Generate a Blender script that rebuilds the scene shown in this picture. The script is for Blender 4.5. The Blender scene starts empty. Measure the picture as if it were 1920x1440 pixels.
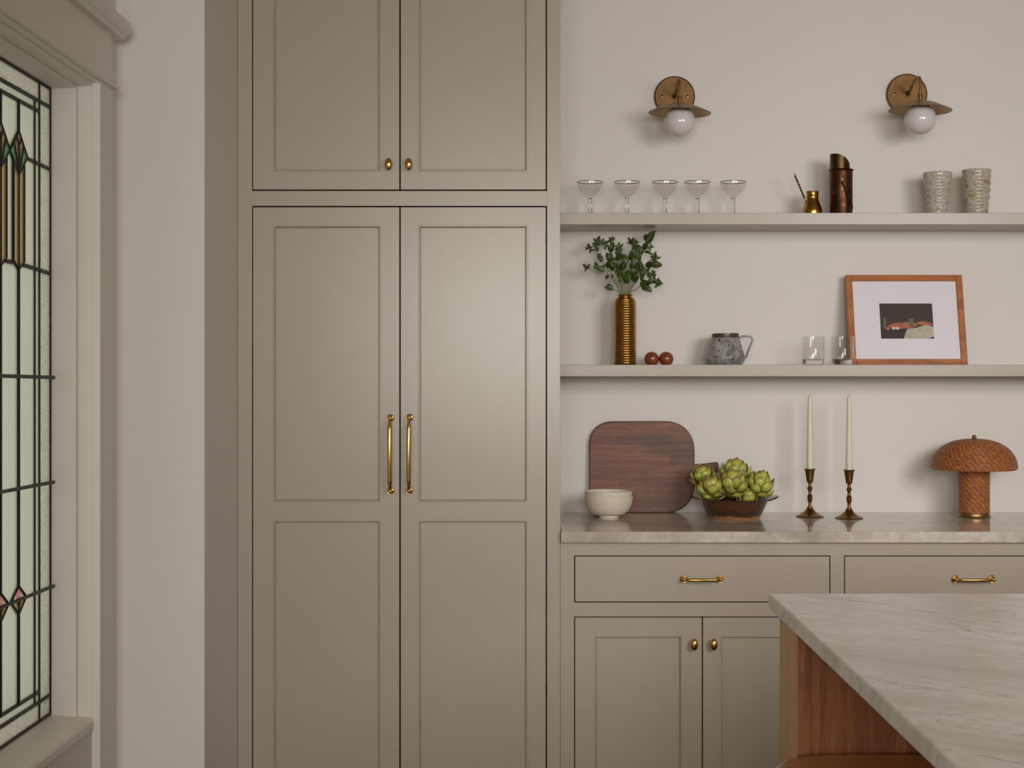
import bpy, bmesh, math, random
from mathutils import Vector, Matrix

SC = bpy.context.scene
COL = SC.collection
PI = math.pi
random.seed(7)

# ------------------------------------------------------------------ camera
F, XV, YV, CAMZ = 2840.0, 1000.0, 714.0, 1.347      # focal length (px of 1920), vanishing point, eye height
cam = bpy.data.cameras.new('camera')
cam.sensor_width = 36.0
cam.lens = F / 1920 * 36.0
cam.shift_x = -(XV - 960) / 1920
cam.shift_y = -(720 - YV) / 1920
cam.clip_start = 0.05
cam_ob = bpy.data.objects.new('camera', cam)
COL.objects.link(cam_ob)
cam_ob.location = (0, 0, CAMZ)
cam_ob.rotation_euler = (PI / 2, 0, 0)
SC.camera = cam_ob

# ------------------------------------------------------------------ colour management, world, light
SC.view_settings.view_transform = 'Standard'
SC.view_settings.look = 'None'
SC.view_settings.gamma = 1.0
SC.view_settings.use_curve_mapping = False
SC.view_settings.exposure = -0.85
SC.cycles.use_denoising = True
SC.cycles.max_bounces = 10
SC.cycles.diffuse_bounces = 6
SC.cycles.transmission_bounces = 16
SC.cycles.transparent_max_bounces = 16

world = bpy.data.worlds.new('overcast_sky')
SC.world = world
world.use_nodes = True
bgn = world.node_tree.nodes['Background']
bgn.inputs['Color'].default_value = (0.97, 0.96, 0.86, 1)
bgn.inputs['Strength'].default_value = 2.0


def area(name, loc, target, sx, sy, power, color):
    l = bpy.data.lights.new(name, 'AREA')
    l.shape = 'RECTANGLE'
    l.size, l.size_y = sx, sy
    l.energy = power
    l.color = color
    o = bpy.data.objects.new(name, l)
    COL.objects.link(o)
    o.location = loc
    d = Vector(target) - Vector(loc)
    o.rotation_euler = d.to_track_quat('-Z', 'Y').to_euler()
    return o


# daylight through the window in the wall behind the camera
area('window_daylight', (0.1, -3.16, 1.8), (0.1, 5, 1.8), 2.0, 1.15, 205, (1.0, 0.985, 0.985))
# added soft area light right of the camera, standing for no real fixture
key = area('added_key_light', (2.1, 0.6, 2.05), (1.0, 4.9, 1.25), 1.4, 1.0, 20, (1.0, 0.97, 0.97))
key.data.spread = math.radians(72)


# ------------------------------------------------------------------ helpers
def wx(px, y): return (px - XV) * y / F
def wz(py, y): return CAMZ + (YV - py) * y / F


def lin(c):
    return tuple((v / 12.92 if v <= 0.04045 else ((v + 0.055) / 1.055) ** 2.4) for v in (x / 255 for x in c)) + (1.0,)


class MB:
    """collects shapes into one mesh"""
    def __init__(s): s.bm = bmesh.new()

    def add(s, t, mi=0, mat=None, smooth=True):
        """smooth: True or False for all faces, None keeps what is set"""
        for f in t.faces:
            f.material_index = mi
            if smooth is not None: f.smooth = smooth
        if mat is not None: bmesh.ops.transform(t, matrix=mat, verts=t.verts)
        me = bpy.data.meshes.new('tmp')
        t.to_mesh(me); t.free()
        s.bm.from_mesh(me)
        bpy.data.meshes.remove(me)
        return s

    def box(s, x0, x1, y0, y1, z0, z1, bev=0.0, seg=2, mi=0, mat=None):
        t = bmesh.new()
        m = Matrix.Translation(((x0 + x1) / 2, (y0 + y1) / 2, (z0 + z1) / 2)) @ Matrix.Diagonal((x1 - x0, y1 - y0, z1 - z0, 1))
        bmesh.ops.create_cube(t, size=1, matrix=m)
        if bev > 0:
            bmesh.ops.bevel(t, geom=list(t.edges), offset=bev, segments=seg, profile=0.5, affect='EDGES')
        return s.add(t, mi, mat, False)

    def prism(s, pts, axis, a0, a1, bev=0.0, seg=2, mi=0, mat=None):
        """pts: outline in the two remaining axes (x,z) for axis 'Y', (y,z) for 'X', (x,y) for 'Z'"""
        def P(p, a):
            return {'Y': (p[0], a, p[1]), 'X': (a, p[0], p[1]), 'Z': (p[0], p[1], a)}[axis]
        t = bmesh.new()
        A = [t.verts.new(P(p, a0)) for p in pts]
        B = [t.verts.new(P(p, a1)) for p in pts]
        n = len(pts)
        caps = [t.faces.new(A), t.faces.new(B)]
        for i in range(n):
            t.faces.new((A[i], A[(i + 1) % n], B[(i + 1) % n], B[i]))
        bmesh.ops.recalc_face_normals(t, faces=t.faces)
        if bev > 0:
            es = [e for e in t.edges if (e.verts[0] in A and e.verts[1] in A) or (e.verts[0] in B and e.verts[1] in B)]
            bmesh.ops.bevel(t, geom=es, offset=bev, segments=seg, profile=0.5, affect='EDGES')
        for f in t.faces: f.smooth = len(f.verts) <= 4
        return s.add(t, mi, mat, None)

    def lathe(s, prof, c=(0, 0, 0), n=40, mi=0, mat=None, rfun=None, closed=False):
        """prof: list of (r, z) turned about Z; mat is applied before the shift to c"""
        t = bmesh.new()
        rows = []
        for k, (r, z) in enumerate(prof):
            if r < 1e-6:
                rows.append([t.verts.new((0, 0, z))])
            else:
                row = []
                for i in range(n):
                    a = 2 * PI * i / n
                    rr, zz = (r, z) if rfun is None else rfun(r, z, a, k)
                    row.append(t.verts.new((rr * math.cos(a), rr * math.sin(a), zz)))
                rows.append(row)
        pairs = list(zip(rows[:-1], rows[1:]))
        if closed: pairs.append((rows[-1], rows[0]))
        for A, B in pairs:
            if len(A) == 1 and len(B) == 1: continue
            for i in range(n):
                j = (i + 1) % n
                if len(A) == 1: t.faces.new((A[0], B[j], B[i]))
                elif len(B) == 1: t.faces.new((A[i], A[j], B[0]))
                else: t.faces.new((A[i], A[j], B[j], B[i]))
        bmesh.ops.recalc_face_normals(t, faces=t.faces)
        m = Matrix.Translation(c)
        if mat is not None: m = m @ mat
        return s.add(t, mi, m)

    def tube(s, pts, rad, n=10, mi=0, flat=None):
        pts = [Vector(p) for p in pts]
        if not isinstance(rad, (list, tuple)): rad = [rad] * len(pts)
        t = bmesh.new()
        rows = []
        up = None
        for i, p in enumerate(pts):
            d = (pts[min(i + 1, len(pts) - 1)] - pts[max(i - 1, 0)]).normalized()
            if up is None:
                up = Vector((0, 0, 1)) if abs(d.z) < 0.9 else Vector((0, 1, 0))
            u = (up - d * up.dot(d)).normalized()
            v = d.cross(u)
            up = u
            k = flat if flat else (1, 1)
            rows.append([t.verts.new(p + (u * math.cos(2 * PI * j / n) * k[0] + v * math.sin(2 * PI * j / n) * k[1]) * rad[i]) for j in range(n)])
        for A, B in zip(rows[:-1], rows[1:]):
            for j in range(n):
                t.faces.new((A[j], A[(j + 1) % n], B[(j + 1) % n], B[j]))
        t.faces.new(rows[0]); t.faces.new(rows[-1])
        bmesh.ops.recalc_face_normals(t, faces=t.faces)
        return s.add(t, mi)

    def rings(s, loops, mi=0):
        """quads between successive closed loops of equal length"""
        t = bmesh.new()
        R = [[t.verts.new(p) for p in l] for l in loops]
        for A, B in zip(R[:-1], R[1:]):
            for i in range(len(A)):
                j = (i + 1) % len(A)
                t.faces.new((A[i], A[j], B[j], B[i]))
        return s.add(t, mi)

    def build(s, name, mat, parent=None, angle=35, origin=None):
        bm = s.bm
        o = Vector(origin) if origin is not None else (root_origin(parent) if parent else Vector((0, 0, 0)))
        bmesh.ops.translate(bm, verts=bm.verts, vec=-o)
        bm.normal_update()
        ca = math.radians(angle)
        for e in bm.edges:
            if len(e.link_faces) == 2:
                e.smooth = e.calc_face_angle(0) < ca
        me = bpy.data.meshes.new(name)
        bm.to_mesh(me); bm.free()
        for m in (mat if isinstance(mat, (list, tuple)) else [mat]): me.materials.append(m)
        ob = bpy.data.objects.new(name, me)
        COL.objects.link(ob)
        if parent: ob.parent = parent
        else: ob.location = o
        return ob


ORIG = {}


def root_origin(p):
    while p.parent: p = p.parent
    return Vector(p.location)


def tag(o, label=None, cat=None, group=None, kind=None):
    if label: o['label'] = label
    if cat: o['category'] = cat
    if group: o['group'] = group
    if kind: o['kind'] = kind
    return o


def thing(name, loc, label, cat, group=None):
    o = bpy.data.objects.new(name, None)
    o.empty_display_size = 0.05
    COL.objects.link(o)
    o.location = loc
    return tag(o, label, cat, group)


def struct_root(name, loc=(0, 0, 0), label=None):
    o = bpy.data.objects.new(name, None)
    COL.objects.link(o)
    o.location = loc
    return tag(o, label, None, None, 'structure')


def struct(name, mb, mat, parent=None, label=None):
    o = mb.build(name, mat, parent)
    if parent is None: tag(o, label, None, None, 'structure')
    return o


def dup(root, loc, label=None, rotz=None):
    r = root.copy(); COL.objects.link(r); r.location = loc
    if rotz is not None: r.rotation_euler = (0, 0, rotz)
    if label: r['label'] = label
    for ch in list(root.children):
        c = ch.copy(); COL.objects.link(c); c.parent = r
        for g in list(ch.children):
            d = g.copy(); COL.objects.link(d); d.parent = c
    return r


# ------------------------------------------------------------------ materials
class NT:
    def __init__(s, name):
        s.m = bpy.data.materials.new(name)
        s.m.use_nodes = True
        s.t = s.m.node_tree
        s.b = s.t.nodes['Principled BSDF']
        s.out = s.t.nodes['Material Output']

    def n(s, typ, ins=None, **kw):
        nd = s.t.nodes.new(typ)
        for k, v in kw.items(): setattr(nd, k, v)
        for k, v in (ins or {}).items(): s.set(nd.inputs[k], v)
        return nd

    def set(s, sock, v):
        if isinstance(v, bpy.types.NodeSocket): s.t.links.new(v, sock)
        else: sock.default_value = v

    def bs(s, **kw):
        for k, v in kw.items(): s.set(s.b.inputs[k.replace('_', ' ')], v)
        return s

    def coord(s, scale=(1, 1, 1), kind='Object', rot=(0, 0, 0), loc=(0, 0, 0)):
        tc = s.n('ShaderNodeTexCoord')
        mp = s.n('ShaderNodeMapping', {'Vector': tc.outputs[kind], 'Scale': scale, 'Rotation': rot, 'Location': loc})
        return mp.outputs[0]

    def noise(s, vec, scale, detail=4, rough=0.55, dist=0.0):
        return s.n('ShaderNodeTexNoise', {'Vector': vec, 'Scale': scale, 'Detail': detail, 'Roughness': rough, 'Distortion': dist}).outputs['Fac']

    def ramp(s, fac, stops, interp='LINEAR'):
        r = s.n('ShaderNodeValToRGB', {'Fac': fac})
        cr = r.color_ramp
        cr.interpolation = interp
        while len(cr.elements) < len(stops): cr.elements.new(0.5)
        for e, (p, c) in zip(cr.elements, stops):
            e.position = p
            e.color = c if len(c) == 4 else tuple(c) + (1,)
        return r.outputs['Color']

    def mix(s, fac, a, b, mode='MIX'):
        nd = s.n('ShaderNodeMix', data_type='RGBA', blend_type=mode)
        s.set(nd.inputs[0], fac); s.set(nd.inputs[6], a); s.set(nd.inputs[7], b)
        return nd.outputs[2]

    def bump(s, h, strength=0.3, dist=0.001):
        s.set(s.b.inputs['Normal'], s.n('ShaderNodeBump', {'Height': h, 'Strength': strength, 'Distance': dist}).outputs[0])
        return s


def plain(name, rgb, rough=0.5, metal=0.0, var=0.0, vscale=30, bump=0.0, bscale=400, coat=0.0, spec=0.5):
    t = NT(name)
    c = lin(rgb)
    if var:
        f = t.noise(t.coord(), vscale, 3)
        c2 = tuple(v * (1 - var) for v in c[:3]) + (1,)
        c1 = tuple(min(1, v * (1 + var)) for v in c[:3]) + (1,)
        t.bs(Base_Color=t.ramp(f, [(0.3, c2), (0.7, c1)]))
    else:
        t.bs(Base_Color=c)
    t.bs(Roughness=rough, Metallic=metal, Coat_Weight=coat, Specular_IOR_Level=spec)
    if bump: t.bump(t.noise(t.coord(), bscale, 2), bump, 0.0008)
    return t.m


M = {}
M['wall'] = plain('wall_paint', (226, 221, 214), 0.6, var=0.012, vscale=1.5, bump=0.10, bscale=160, spec=0.3)
M['trim'] = plain('trim_paint', (226, 221, 212), 0.38, var=0.01, vscale=6, spec=0.4)
M['ceiling'] = plain('ceiling_paint', (196, 178, 152), 0.8)
M['paint'] = plain('taupe_cabinet_paint', (177, 167, 150), 0.27, var=0.012, vscale=4, bump=0.05, bscale=220, spec=0.5)
M['interior'] = plain('gap_shade_interior', (46, 40, 34), 0.8)  # darkened so the shade of the door gaps sits in the colour
M['shelfpaint'] = plain('taupe_shelf_paint', (176, 166, 151), 0.32, var=0.012, vscale=4, bump=0.05, bscale=220, spec=0.45)
M['floor'] = plain('oak_floor', (62, 52, 42), 0.45, var=0.2, vscale=6)
M['lead'] = plain('lead_came', (44, 37, 28), 0.45, 0.6, var=0.15, vscale=60)
M['satinbrass'] = plain('unlacquered_brass', (214, 172, 100), 0.22, 1.0, var=0.08, vscale=80)
M['plate'] = plain('brass_backplate', (112, 84, 55), 0.48, 1.0, var=0.16, vscale=35)
M['agedbrass'] = plain('aged_brass', (150, 120, 76), 0.42, 1.0, var=0.16, vscale=35)
M['darkbrass'] = plain('dark_antique_brass', (134, 100, 58), 0.3, 1.0, var=0.22, vscale=60)
M['darkmetal'] = plain('dark_handle_metal', (74, 54, 42), 0.42, 1.0, var=0.2, vscale=120)
M['goldvase'] = plain('gold_ribbed_metal', (178, 130, 64), 0.26, 1.0, var=0.16, vscale=40)
M['potbrass'] = plain('coffee_pot_brass', (178, 134, 66), 0.22, 1.0, var=0.15, vscale=70)
M['hoodbrass'] = plain('dull_hood_brass', (84, 64, 40), 0.36, 1.0, var=0.25, vscale=40)
M['opal'] = plain('opal_globe_glass', (222, 216, 212), 0.08, spec=0.6)
M['candle'] = plain('ivory_candle_wax', (226, 220, 192), 0.45, var=0.03, vscale=40)
M['wick'] = plain('candle_wick', (196, 190, 165), 0.9)
M['matboard'] = plain('white_mat_board', (231, 226, 232), 0.7)
M['mulch'] = plain('artichoke_core', (120, 118, 48), 0.6, var=0.2, vscale=60)
M['stem'] = plain('green_stem', (112, 120, 62), 0.55, var=0.2, vscale=60)
M['rimgold'] = plain('dark_gilt_rim', (92, 72, 52), 0.3, 1.0)
M['mullion'] = plain('window_sash_paint', (228, 222, 212), 0.4)


def mk_copper():
    t = NT('tarnished_copper')
    f = t.noise(t.coord(), 26, 5, 0.6)
    g = t.noise(t.coord((1, 1, 0.4)), 55, 3)
    c = t.ramp(f, [(0.3, lin((62, 38, 28))), (0.52, lin((90, 58, 42))), (0.72, lin((138, 84, 60)))])
    c = t.mix(t.ramp(g, [(0.5, (0, 0, 0)), (0.75, (1, 1, 1))]), c, lin((62, 54, 40)))
    t.bs(Base_Color=c, Roughness=t.ramp(f, [(0.3, (0.5,) * 3), (0.7, (0.28,) * 3)]), Metallic=1.0)
    return t.m


def mk_wood(name, dark, mid, light, grain=(1, 1, 1), scale=9, rough=0.45, ring=2.2, bump=0.15, coat=0.0, stave=None, rmix=0.32, fmix=0.28):
    """grain: mapping scale; the long axis of the grain gets the small number"""
    t = NT(name)
    v = t.coord(grain)
    warp = t.noise(v, ring, 3, 0.5)
    big = t.noise(v, scale, 6, 0.65, 0.6)
    fine = t.noise(t.coord(tuple(g * 5 for g in grain)), scale * 2.2, 3, 0.6)
    w = t.n('ShaderNodeMath', {0: warp, 1: 11.0}, operation='MULTIPLY').outputs[0]
    w = t.n('ShaderNodeMath', {0: w, 1: 1.0}, operation='FRACT').outputs[0]
    f = t.mix(rmix, big, w)
    f = t.mix(fmix, f, fine)
    c = t.ramp(f, [(0.28, lin(dark)), (0.5, lin(mid)), (0.74, lin(light))])
    if stave:
        tc = t.n('ShaderNodeTexCoord')
        br = t.n('ShaderNodeTexBrick', {'Vector': t.n('ShaderNodeMapping', {'Vector': tc.outputs['Object'], 'Rotation': (PI / 2, 0, 0), 'Location': stave[2]}).outputs[0],
                                       'Color1': (0.70, 0.70, 0.70, 1), 'Color2': (1.16, 1.14, 1.12, 1), 'Mortar': (0.5, 0.5, 0.5, 1), 'Scale': 1.0,
                                       'Mortar Size': 0.0, 'Brick Width': stave[0], 'Row Height': stave[1]})
        c = t.mix(1.0, c, br.outputs['Color'], 'MULTIPLY')
    t.bs(Base_Color=c, Roughness=rough, Coat_Weight=coat, Coat_Roughness=0.25)
    t.bump(f, bump, 0.0006)
    return t.m


M['copper'] = mk_copper()
M['walnut'] = mk_wood('dark_walnut_board', (54, 27, 16), (110, 64, 40), (164, 108, 74), (0.12, 1, 2.4), 30, 0.5, 5, 0.4, rmix=0.10, fmix=0.5, stave=(0.17, 0.0335, (0.08, 0.02, 0.0)))
M['frame'] = mk_wood('orange_cherry_frame', (136, 76, 34), (170, 100, 46), (190, 120, 62), (0.35, 1, 1), 20, 0.42, 3)
M['oak_lit'] = mk_wood('oak_lit_side', (190, 144, 88), (212, 166, 106), (226, 182, 124), (1, 1, 0.12), 14, 0.42, 3)  # island oak made paler: window light on its left side is painted in
M['oak_shaded'] = mk_wood('oak_shaded_panel', (96, 52, 25), (160, 98, 52), (188, 124, 72), (1.6, 1, 0.12), 18, 0.42, 3.6, coat=0.15, rmix=0.24, fmix=0.36)  # island oak made darker: shade under the slab overhang is painted in
M['seat'] = mk_wood('warm_beech_seat', (166, 104, 44), (192, 128, 62), (206, 144, 78), (0.15, 1, 1), 11, 0.32, 2.5, 0.08, coat=0.25)
M['ball'] = mk_wood('polished_brown_wood', (88, 36, 18), (130, 60, 32), (158, 80, 46), (1, 1, 0.35), 40, 0.25, 9, 0.05, coat=0.5)


def mk_marble(name, base, dark, vein, ang=0.25, gloss=0.12, vk=0.5):
    t = NT(name)
    v = t.n('ShaderNodeMapping', {'Vector': t.coord((1, 1, 1), rot=(0, 0, ang)), 'Scale': (0.45, 2.6, 1.4)}).outputs[0]
    f1 = t.noise(v, 2.4, 8, 0.62, 0.9)
    f2 = t.noise(v, 9.0, 6, 0.6, 0.4)
    f3 = t.noise(t.coord((1, 1, 1)), 38, 4, 0.6)
    c = t.ramp(f1, [(0.32, lin(dark)), (0.5, lin(base)), (0.7, tuple(min(1, x * 1.12) for x in lin(base)[:3]) + (1,))])
    c = t.mix(t.ramp(f2, [(0.45, (0, 0, 0)), (0.72, (0.35, 0.35, 0.35))]), c, lin(dark))
    line = t.n('ShaderNodeMath', {0: f1, 1: 0.535}, operation='SUBTRACT').outputs[0]
    line = t.n('ShaderNodeMath', {0: line}, operation='ABSOLUTE').outputs[0]
    c = t.mix(t.ramp(line, [(0.0, (vk, vk, vk)), (0.011, (0, 0, 0))]), c, lin(vein))
    c = t.mix(t.ramp(f3, [(0.46, (0, 0, 0)), (0.68, (0.42, 0.42, 0.42))]), c, lin(dark))
    f4 = t.noise(t.coord((1, 1, 1)), 1.9, 4, 0.55, 0.8)
    cl = t.ramp(f4, [(0.36, (0.86, 0.85, 0.83)), (0.5, (0.97, 0.965, 0.96)), (0.62, (1, 1, 1))])
    c = t.mix(1.0, c, cl, 'MULTIPLY')
    t.bs(Base_Color=c, Roughness=gloss, Specular_IOR_Level=0.5)
    return t.m


M['marble'] = mk_marble('honed_quartzite', (216, 208, 196), (176, 166, 152), (134, 116, 96), 0.5, 0.1, 0.15)
M['marble_island'] = mk_marble('polished_quartzite', (250, 248, 244), (212, 206, 198), (140, 124, 104), 0.8, 0.22, 0.6)


def mk_speckle(name, base, speck, scale, amount=0.62, rough=0.25, tint=None, bump=0.0, base2=None):
    t = NT(name)
    f = t.noise(t.coord(), scale, 3, 0.6)
    b = lin(base)
    if base2:
        b = t.ramp(t.noise(t.coord(), scale * 0.22, 5, 0.62, 1.2), [(0.36, lin(base)), (0.62, lin(base2))])
    c = t.mix(t.ramp(f, [(amount, (0, 0, 0)), (amount + 0.06, (1, 1, 1))]), b, lin(speck))
    if tint:
        g = t.noise(t.coord((1, 1, 1.2)), tint[1], 2)
        c = t.mix(t.ramp(g, [(tint[2], (0, 0, 0)), (tint[2] + 0.14, (0.8, 0.8, 0.8))]), c, lin(tint[0]))
    t.bs(Base_Color=c, Roughness=rough)
    if bump: t.bump(t.noise(t.coord(), scale * 0.5, 3), bump, 0.001)
    return t.m


M['cup'] = mk_speckle('speckled_stoneware', (196, 189, 172), (112, 98, 78), 330, 0.54, 0.16, bump=0.15)
M['cup2'] = mk_speckle('speckled_stoneware_ochre', (192, 184, 164), (110, 96, 74), 330, 0.54, 0.16, tint=((140, 104, 48), 26, 0.56), bump=0.15)
M['bowl'] = mk_speckle('cream_bowl_glaze', (222, 212, 192), (168, 150, 122), 300, 0.66, 0.4, bump=0.1)
M['jug'] = mk_speckle('mottled_grey_glaze', (170, 170, 167), (36, 32, 30), 95, 0.605, 0.25, base2=(114, 111, 107))
M['jugrim'] = mk_speckle('brown_rim_glaze', (74, 62, 50), (120, 112, 100), 80, 0.6, 0.3)


def mk_dish():
    t = NT('brown_glazed_dish')
    tc = t.n('ShaderNodeTexCoord')
    z = t.n('ShaderNodeSeparateXYZ', {0: tc.outputs['Object']}).outputs['Z']
    nz = t.noise(t.coord(), 30, 4)
    k = t.n('ShaderNodeMath', {0: nz, 1: 0.022, 2: -0.011}, operation='MULTIPLY_ADD').outputs[0]
    zz = t.n('ShaderNodeMath', {0: z, 1: k}, operation='ADD').outputs[0]
    zz = t.n('ShaderNodeMapRange', {0: zz, 1: 0.0, 2: 0.064}).outputs[0]
    c = t.ramp(zz, [(0.06, lin((168, 116, 76))), (0.15, lin((80, 46, 26))), (0.3, lin((58, 46, 24))), (0.55, lin((88, 52, 30))), (0.85, lin((78, 46, 28))), (1.0, lin((52, 40, 26)))])
    t.bs(Base_Color=c, Roughness=0.2, Coat_Weight=0.4)
    return t.m


M['dish'] = mk_dish()


def mk_rattan(name, turns, pitch):
    """reed rows with paler binding strands running round in a slanted spiral"""
    t = NT(name)
    f = t.noise(t.coord((1, 1, 2.5)), 90, 3, 0.6)
    c = t.ramp(f, [(0.3, lin((118, 64, 28))), (0.55, lin((160, 96, 48))), (0.75, lin((188, 126, 72)))])
    tc = t.n('ShaderNodeTexCoord')
    sp = t.n('ShaderNodeSeparateXYZ', {0: tc.outputs['Object']})
    def mth(op, a, b=0.0): return t.n('ShaderNodeMath', {0: a, 1: b}, operation=op).outputs[0]
    ang = mth('MULTIPLY', mth('ARCTAN2', sp.outputs['Y'], sp.outputs['X']), turns / (2 * PI))
    v = mth('FRACT', mth('ADD', mth('ADD', ang, mth('MULTIPLY', sp.outputs['Z'], 1 / pitch)), mth('MULTIPLY', t.noise(t.coord(), 60, 2), 0.5)))
    band = t.ramp(v, [(0.0, (0, 0, 0)), (0.08, (1, 1, 1)), (0.2, (1, 1, 1)), (0.3, (0, 0, 0))])
    g = t.noise(t.coord((1, 1, 3)), 200, 2, 0.6)
    k = t.mix(1.0, band, t.ramp(g, [(0.42, (0, 0, 0)), (0.58, (0.75, 0.75, 0.75))]), 'MULTIPLY')
    c = t.mix(k, c, lin((216, 164, 112)))
    t.bs(Base_Color=c, Roughness=0.5)
    return t.m


M['rattan'] = mk_rattan('woven_rattan_column', 16, 0.019)
M['rattan_shade'] = mk_rattan('woven_rattan_shade', 44, 0.022)


def mk_leaf(name, base, tip, tipstart, rough=0.42, jitter=0.35, axis='Y'):
    """colour runs from base to tip of the leaf itself; every leaf differs a little"""
    t = NT(name)
    tc = t.n('ShaderNodeTexCoord')
    y = t.n('ShaderNodeSeparateXYZ', {0: tc.outputs['Generated']}).outputs[axis]
    rnd = t.n('ShaderNodeObjectInfo').outputs['Random']
    nz = t.noise(t.coord((40, 8, 8)), 6, 3)
    yy = t.n('ShaderNodeMath', {0: nz, 1: 0.3, 2: -0.15}, operation='MULTIPLY_ADD').outputs[0]
    yy = t.n('ShaderNodeMath', {0: y, 1: yy}, operation='ADD').outputs[0]
    c = t.ramp(yy, [(0.0, lin(base[0])), (tipstart, lin(base[1])), (1.0, lin(tip))])
    hs = t.n('ShaderNodeHueSaturation', {'Color': c,
             'Hue': t.n('ShaderNodeMapRange', {0: rnd, 3: 0.475, 4: 0.515}).outputs[0],
             'Value': t.n('ShaderNodeMapRange', {0: rnd, 3: 1 - jitter, 4: 1 + jitter}).outputs[0]})
    t.bs(Base_Color=hs.outputs[0], Roughness=rough)
    return t.m


M['bract'] = mk_leaf('artichoke_bract', ((100, 124, 40), (184, 186, 84)), (140, 94, 60), 0.7, 0.36, 0.22, 'Z')
M['leaf'] = mk_leaf('green_leaf', ((50, 70, 20), (60, 80, 24)), (82, 98, 34), 0.6, 0.4, 0.35, 'Z')


def thin_fresnel(t, ior):
    """the same mirror share on both sides of a thin sheet"""
    bf = t.n('ShaderNodeNewGeometry').outputs['Backfacing']
    i = t.n('ShaderNodeMapRange', {0: bf, 3: ior, 4: 1 / ior}).outputs[0]
    return t.n('ShaderNodeFresnel', {'IOR': i}).outputs[0]


def mk_glass(name, rough=0.0, tint=(1, 1, 1, 1)):
    t = NT(name)
    t.bs(Base_Color=tint, Roughness=rough, IOR=1.45, Transmission_Weight=1.0)
    return t.m


M['glass'] = mk_glass('clear_glass')


def mk_thin(name):
    """thin blown wall: light passes straight through, the surface mirrors by angle"""
    t = NT(name)
    T = t.n('ShaderNodeBsdfTransparent', {'Color': (0.97, 0.97, 0.96, 1)})
    G = t.n('ShaderNodeBsdfGlossy', {'Color': (1, 1, 1, 1), 'Roughness': 0.03})
    fr = thin_fresnel(t, 1.42)
    m = t.n('ShaderNodeMixShader', {0: fr, 1: T.outputs[0], 2: G.outputs[0]})
    t.t.links.new(m.outputs[0], t.out.inputs['Surface'])
    return t.m


M['thin'] = mk_thin('thin_clear_glass')


def mk_pane(name, tint, haze, bump=0.0, bscale=90, rough=0.1):
    """thin leaded-window glass: part clear, part hazy (scattering), with a surface gloss"""
    t = NT(name)
    if bump:
        rp = t.noise(t.coord((1, 1, 0.7)), bscale, 3, 0.65, 1.6)
        tint = t.ramp(rp, [(0.36, tuple(v * 0.72 for v in tint[:3])), (0.5, tint), (0.62, tuple(min(1, v * 1.2) for v in tint[:3]))])  # light and dark of the refraction painted into the tint
    T = t.n('ShaderNodeBsdfTransparent', {'Color': tint})
    D = t.n('ShaderNodeBsdfTranslucent', {'Color': tint})
    G = t.n('ShaderNodeBsdfGlossy', {'Color': (1, 1, 1, 1), 'Roughness': rough})
    if bump:
        b = t.n('ShaderNodeBump', {'Height': t.noise(t.coord((1, 1, 1)), bscale, 3, 0.6, 1.0), 'Strength': bump, 'Distance': 0.004}).outputs[0]
        t.set(D.inputs['Normal'], b); t.set(G.inputs['Normal'], b)
    m1 = t.n('ShaderNodeMixShader', {0: haze, 1: T.outputs[0], 2: D.outputs[0]})
    fr = thin_fresnel(t, 1.45)
    fr = t.n('ShaderNodeMath', {0: fr, 1: 0.6}, operation='MULTIPLY').outputs[0]
    m2 = t.n('ShaderNodeMixShader', {0: fr, 1: m1.outputs[0], 2: G.outputs[0]})
    t.t.links.new(m2.outputs[0], t.out.inputs['Surface'])
    return t.m


M['pane'] = mk_pane('clear_leaded_glass', (0.70, 0.70, 0.64, 1), 0.6)
M['pane_tex'] = mk_pane('rippled_leaded_glass', (0.74, 0.73, 0.67, 1), 0.75, 1.0, 200, 0.25)
M['pane_amber'] = mk_pane('amber_leaded_glass', (1.0, 0.80, 0.44, 1), 0.05)
M['pane_green'] = mk_pane('green_leaded_glass', (0.40, 0.84, 0.60, 1), 0.05)
M['pane_pink'] = mk_pane('pink_leaded_glass', (1.0, 0.60, 0.68, 1), 0.05)

ZC = 4.303              # plane of the cabinet fronts
YW = 4.93               # back wall
XL = -0.936             # left wall plane in window drawing units
XWALL = -1.0675          # left wall
WS = 1.1405              # the window is this much larger than its drawing
YN = 3.875              # front of the wall nib beside the tall cupboard
XN = (445.2 - XV) * ZC / F
WT = 0.92               # worktop height

# ================================================================== SETTING
struct('floor', MB().box(-1.3, 4.6, -3.4, 5.1, -0.1, 0), M['floor'])
struct('ceiling', MB().box(-1.3, 4.6, -3.4, 5.1, 2.78, 2.9), M['ceiling'])
struct('wall_back', MB().box(-1.2, 4.6, YW, YW + 0.15, 0, 2.78), M['wall'])
struct('wall_right', MB().box(4.4, 4.6, -3.2, YW, 0, 2.78), M['wall'])
# left wall around the leaded window
WY0, WY1, WZ0, WZ1 = 2.703, 3.6645, 0.5087, 2.069
w = MB()
w.box(XWALL - 0.22, XWALL, -3.2, WY0, 0, 2.78)
w.box(XWALL - 0.22, XWALL, WY1, YW, 0, 2.78)
w.box(XWALL - 0.22, XWALL, WY0, WY1, 0, WZ0)
w.box(XWALL - 0.22, XWALL, WY0, WY1, WZ1, 2.78)
w.box(XWALL - 0.001, XN - 0.0005, YN, YW, 0, 2.78, 0.003)
struct('wall_left', w, M['wall'])
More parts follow.
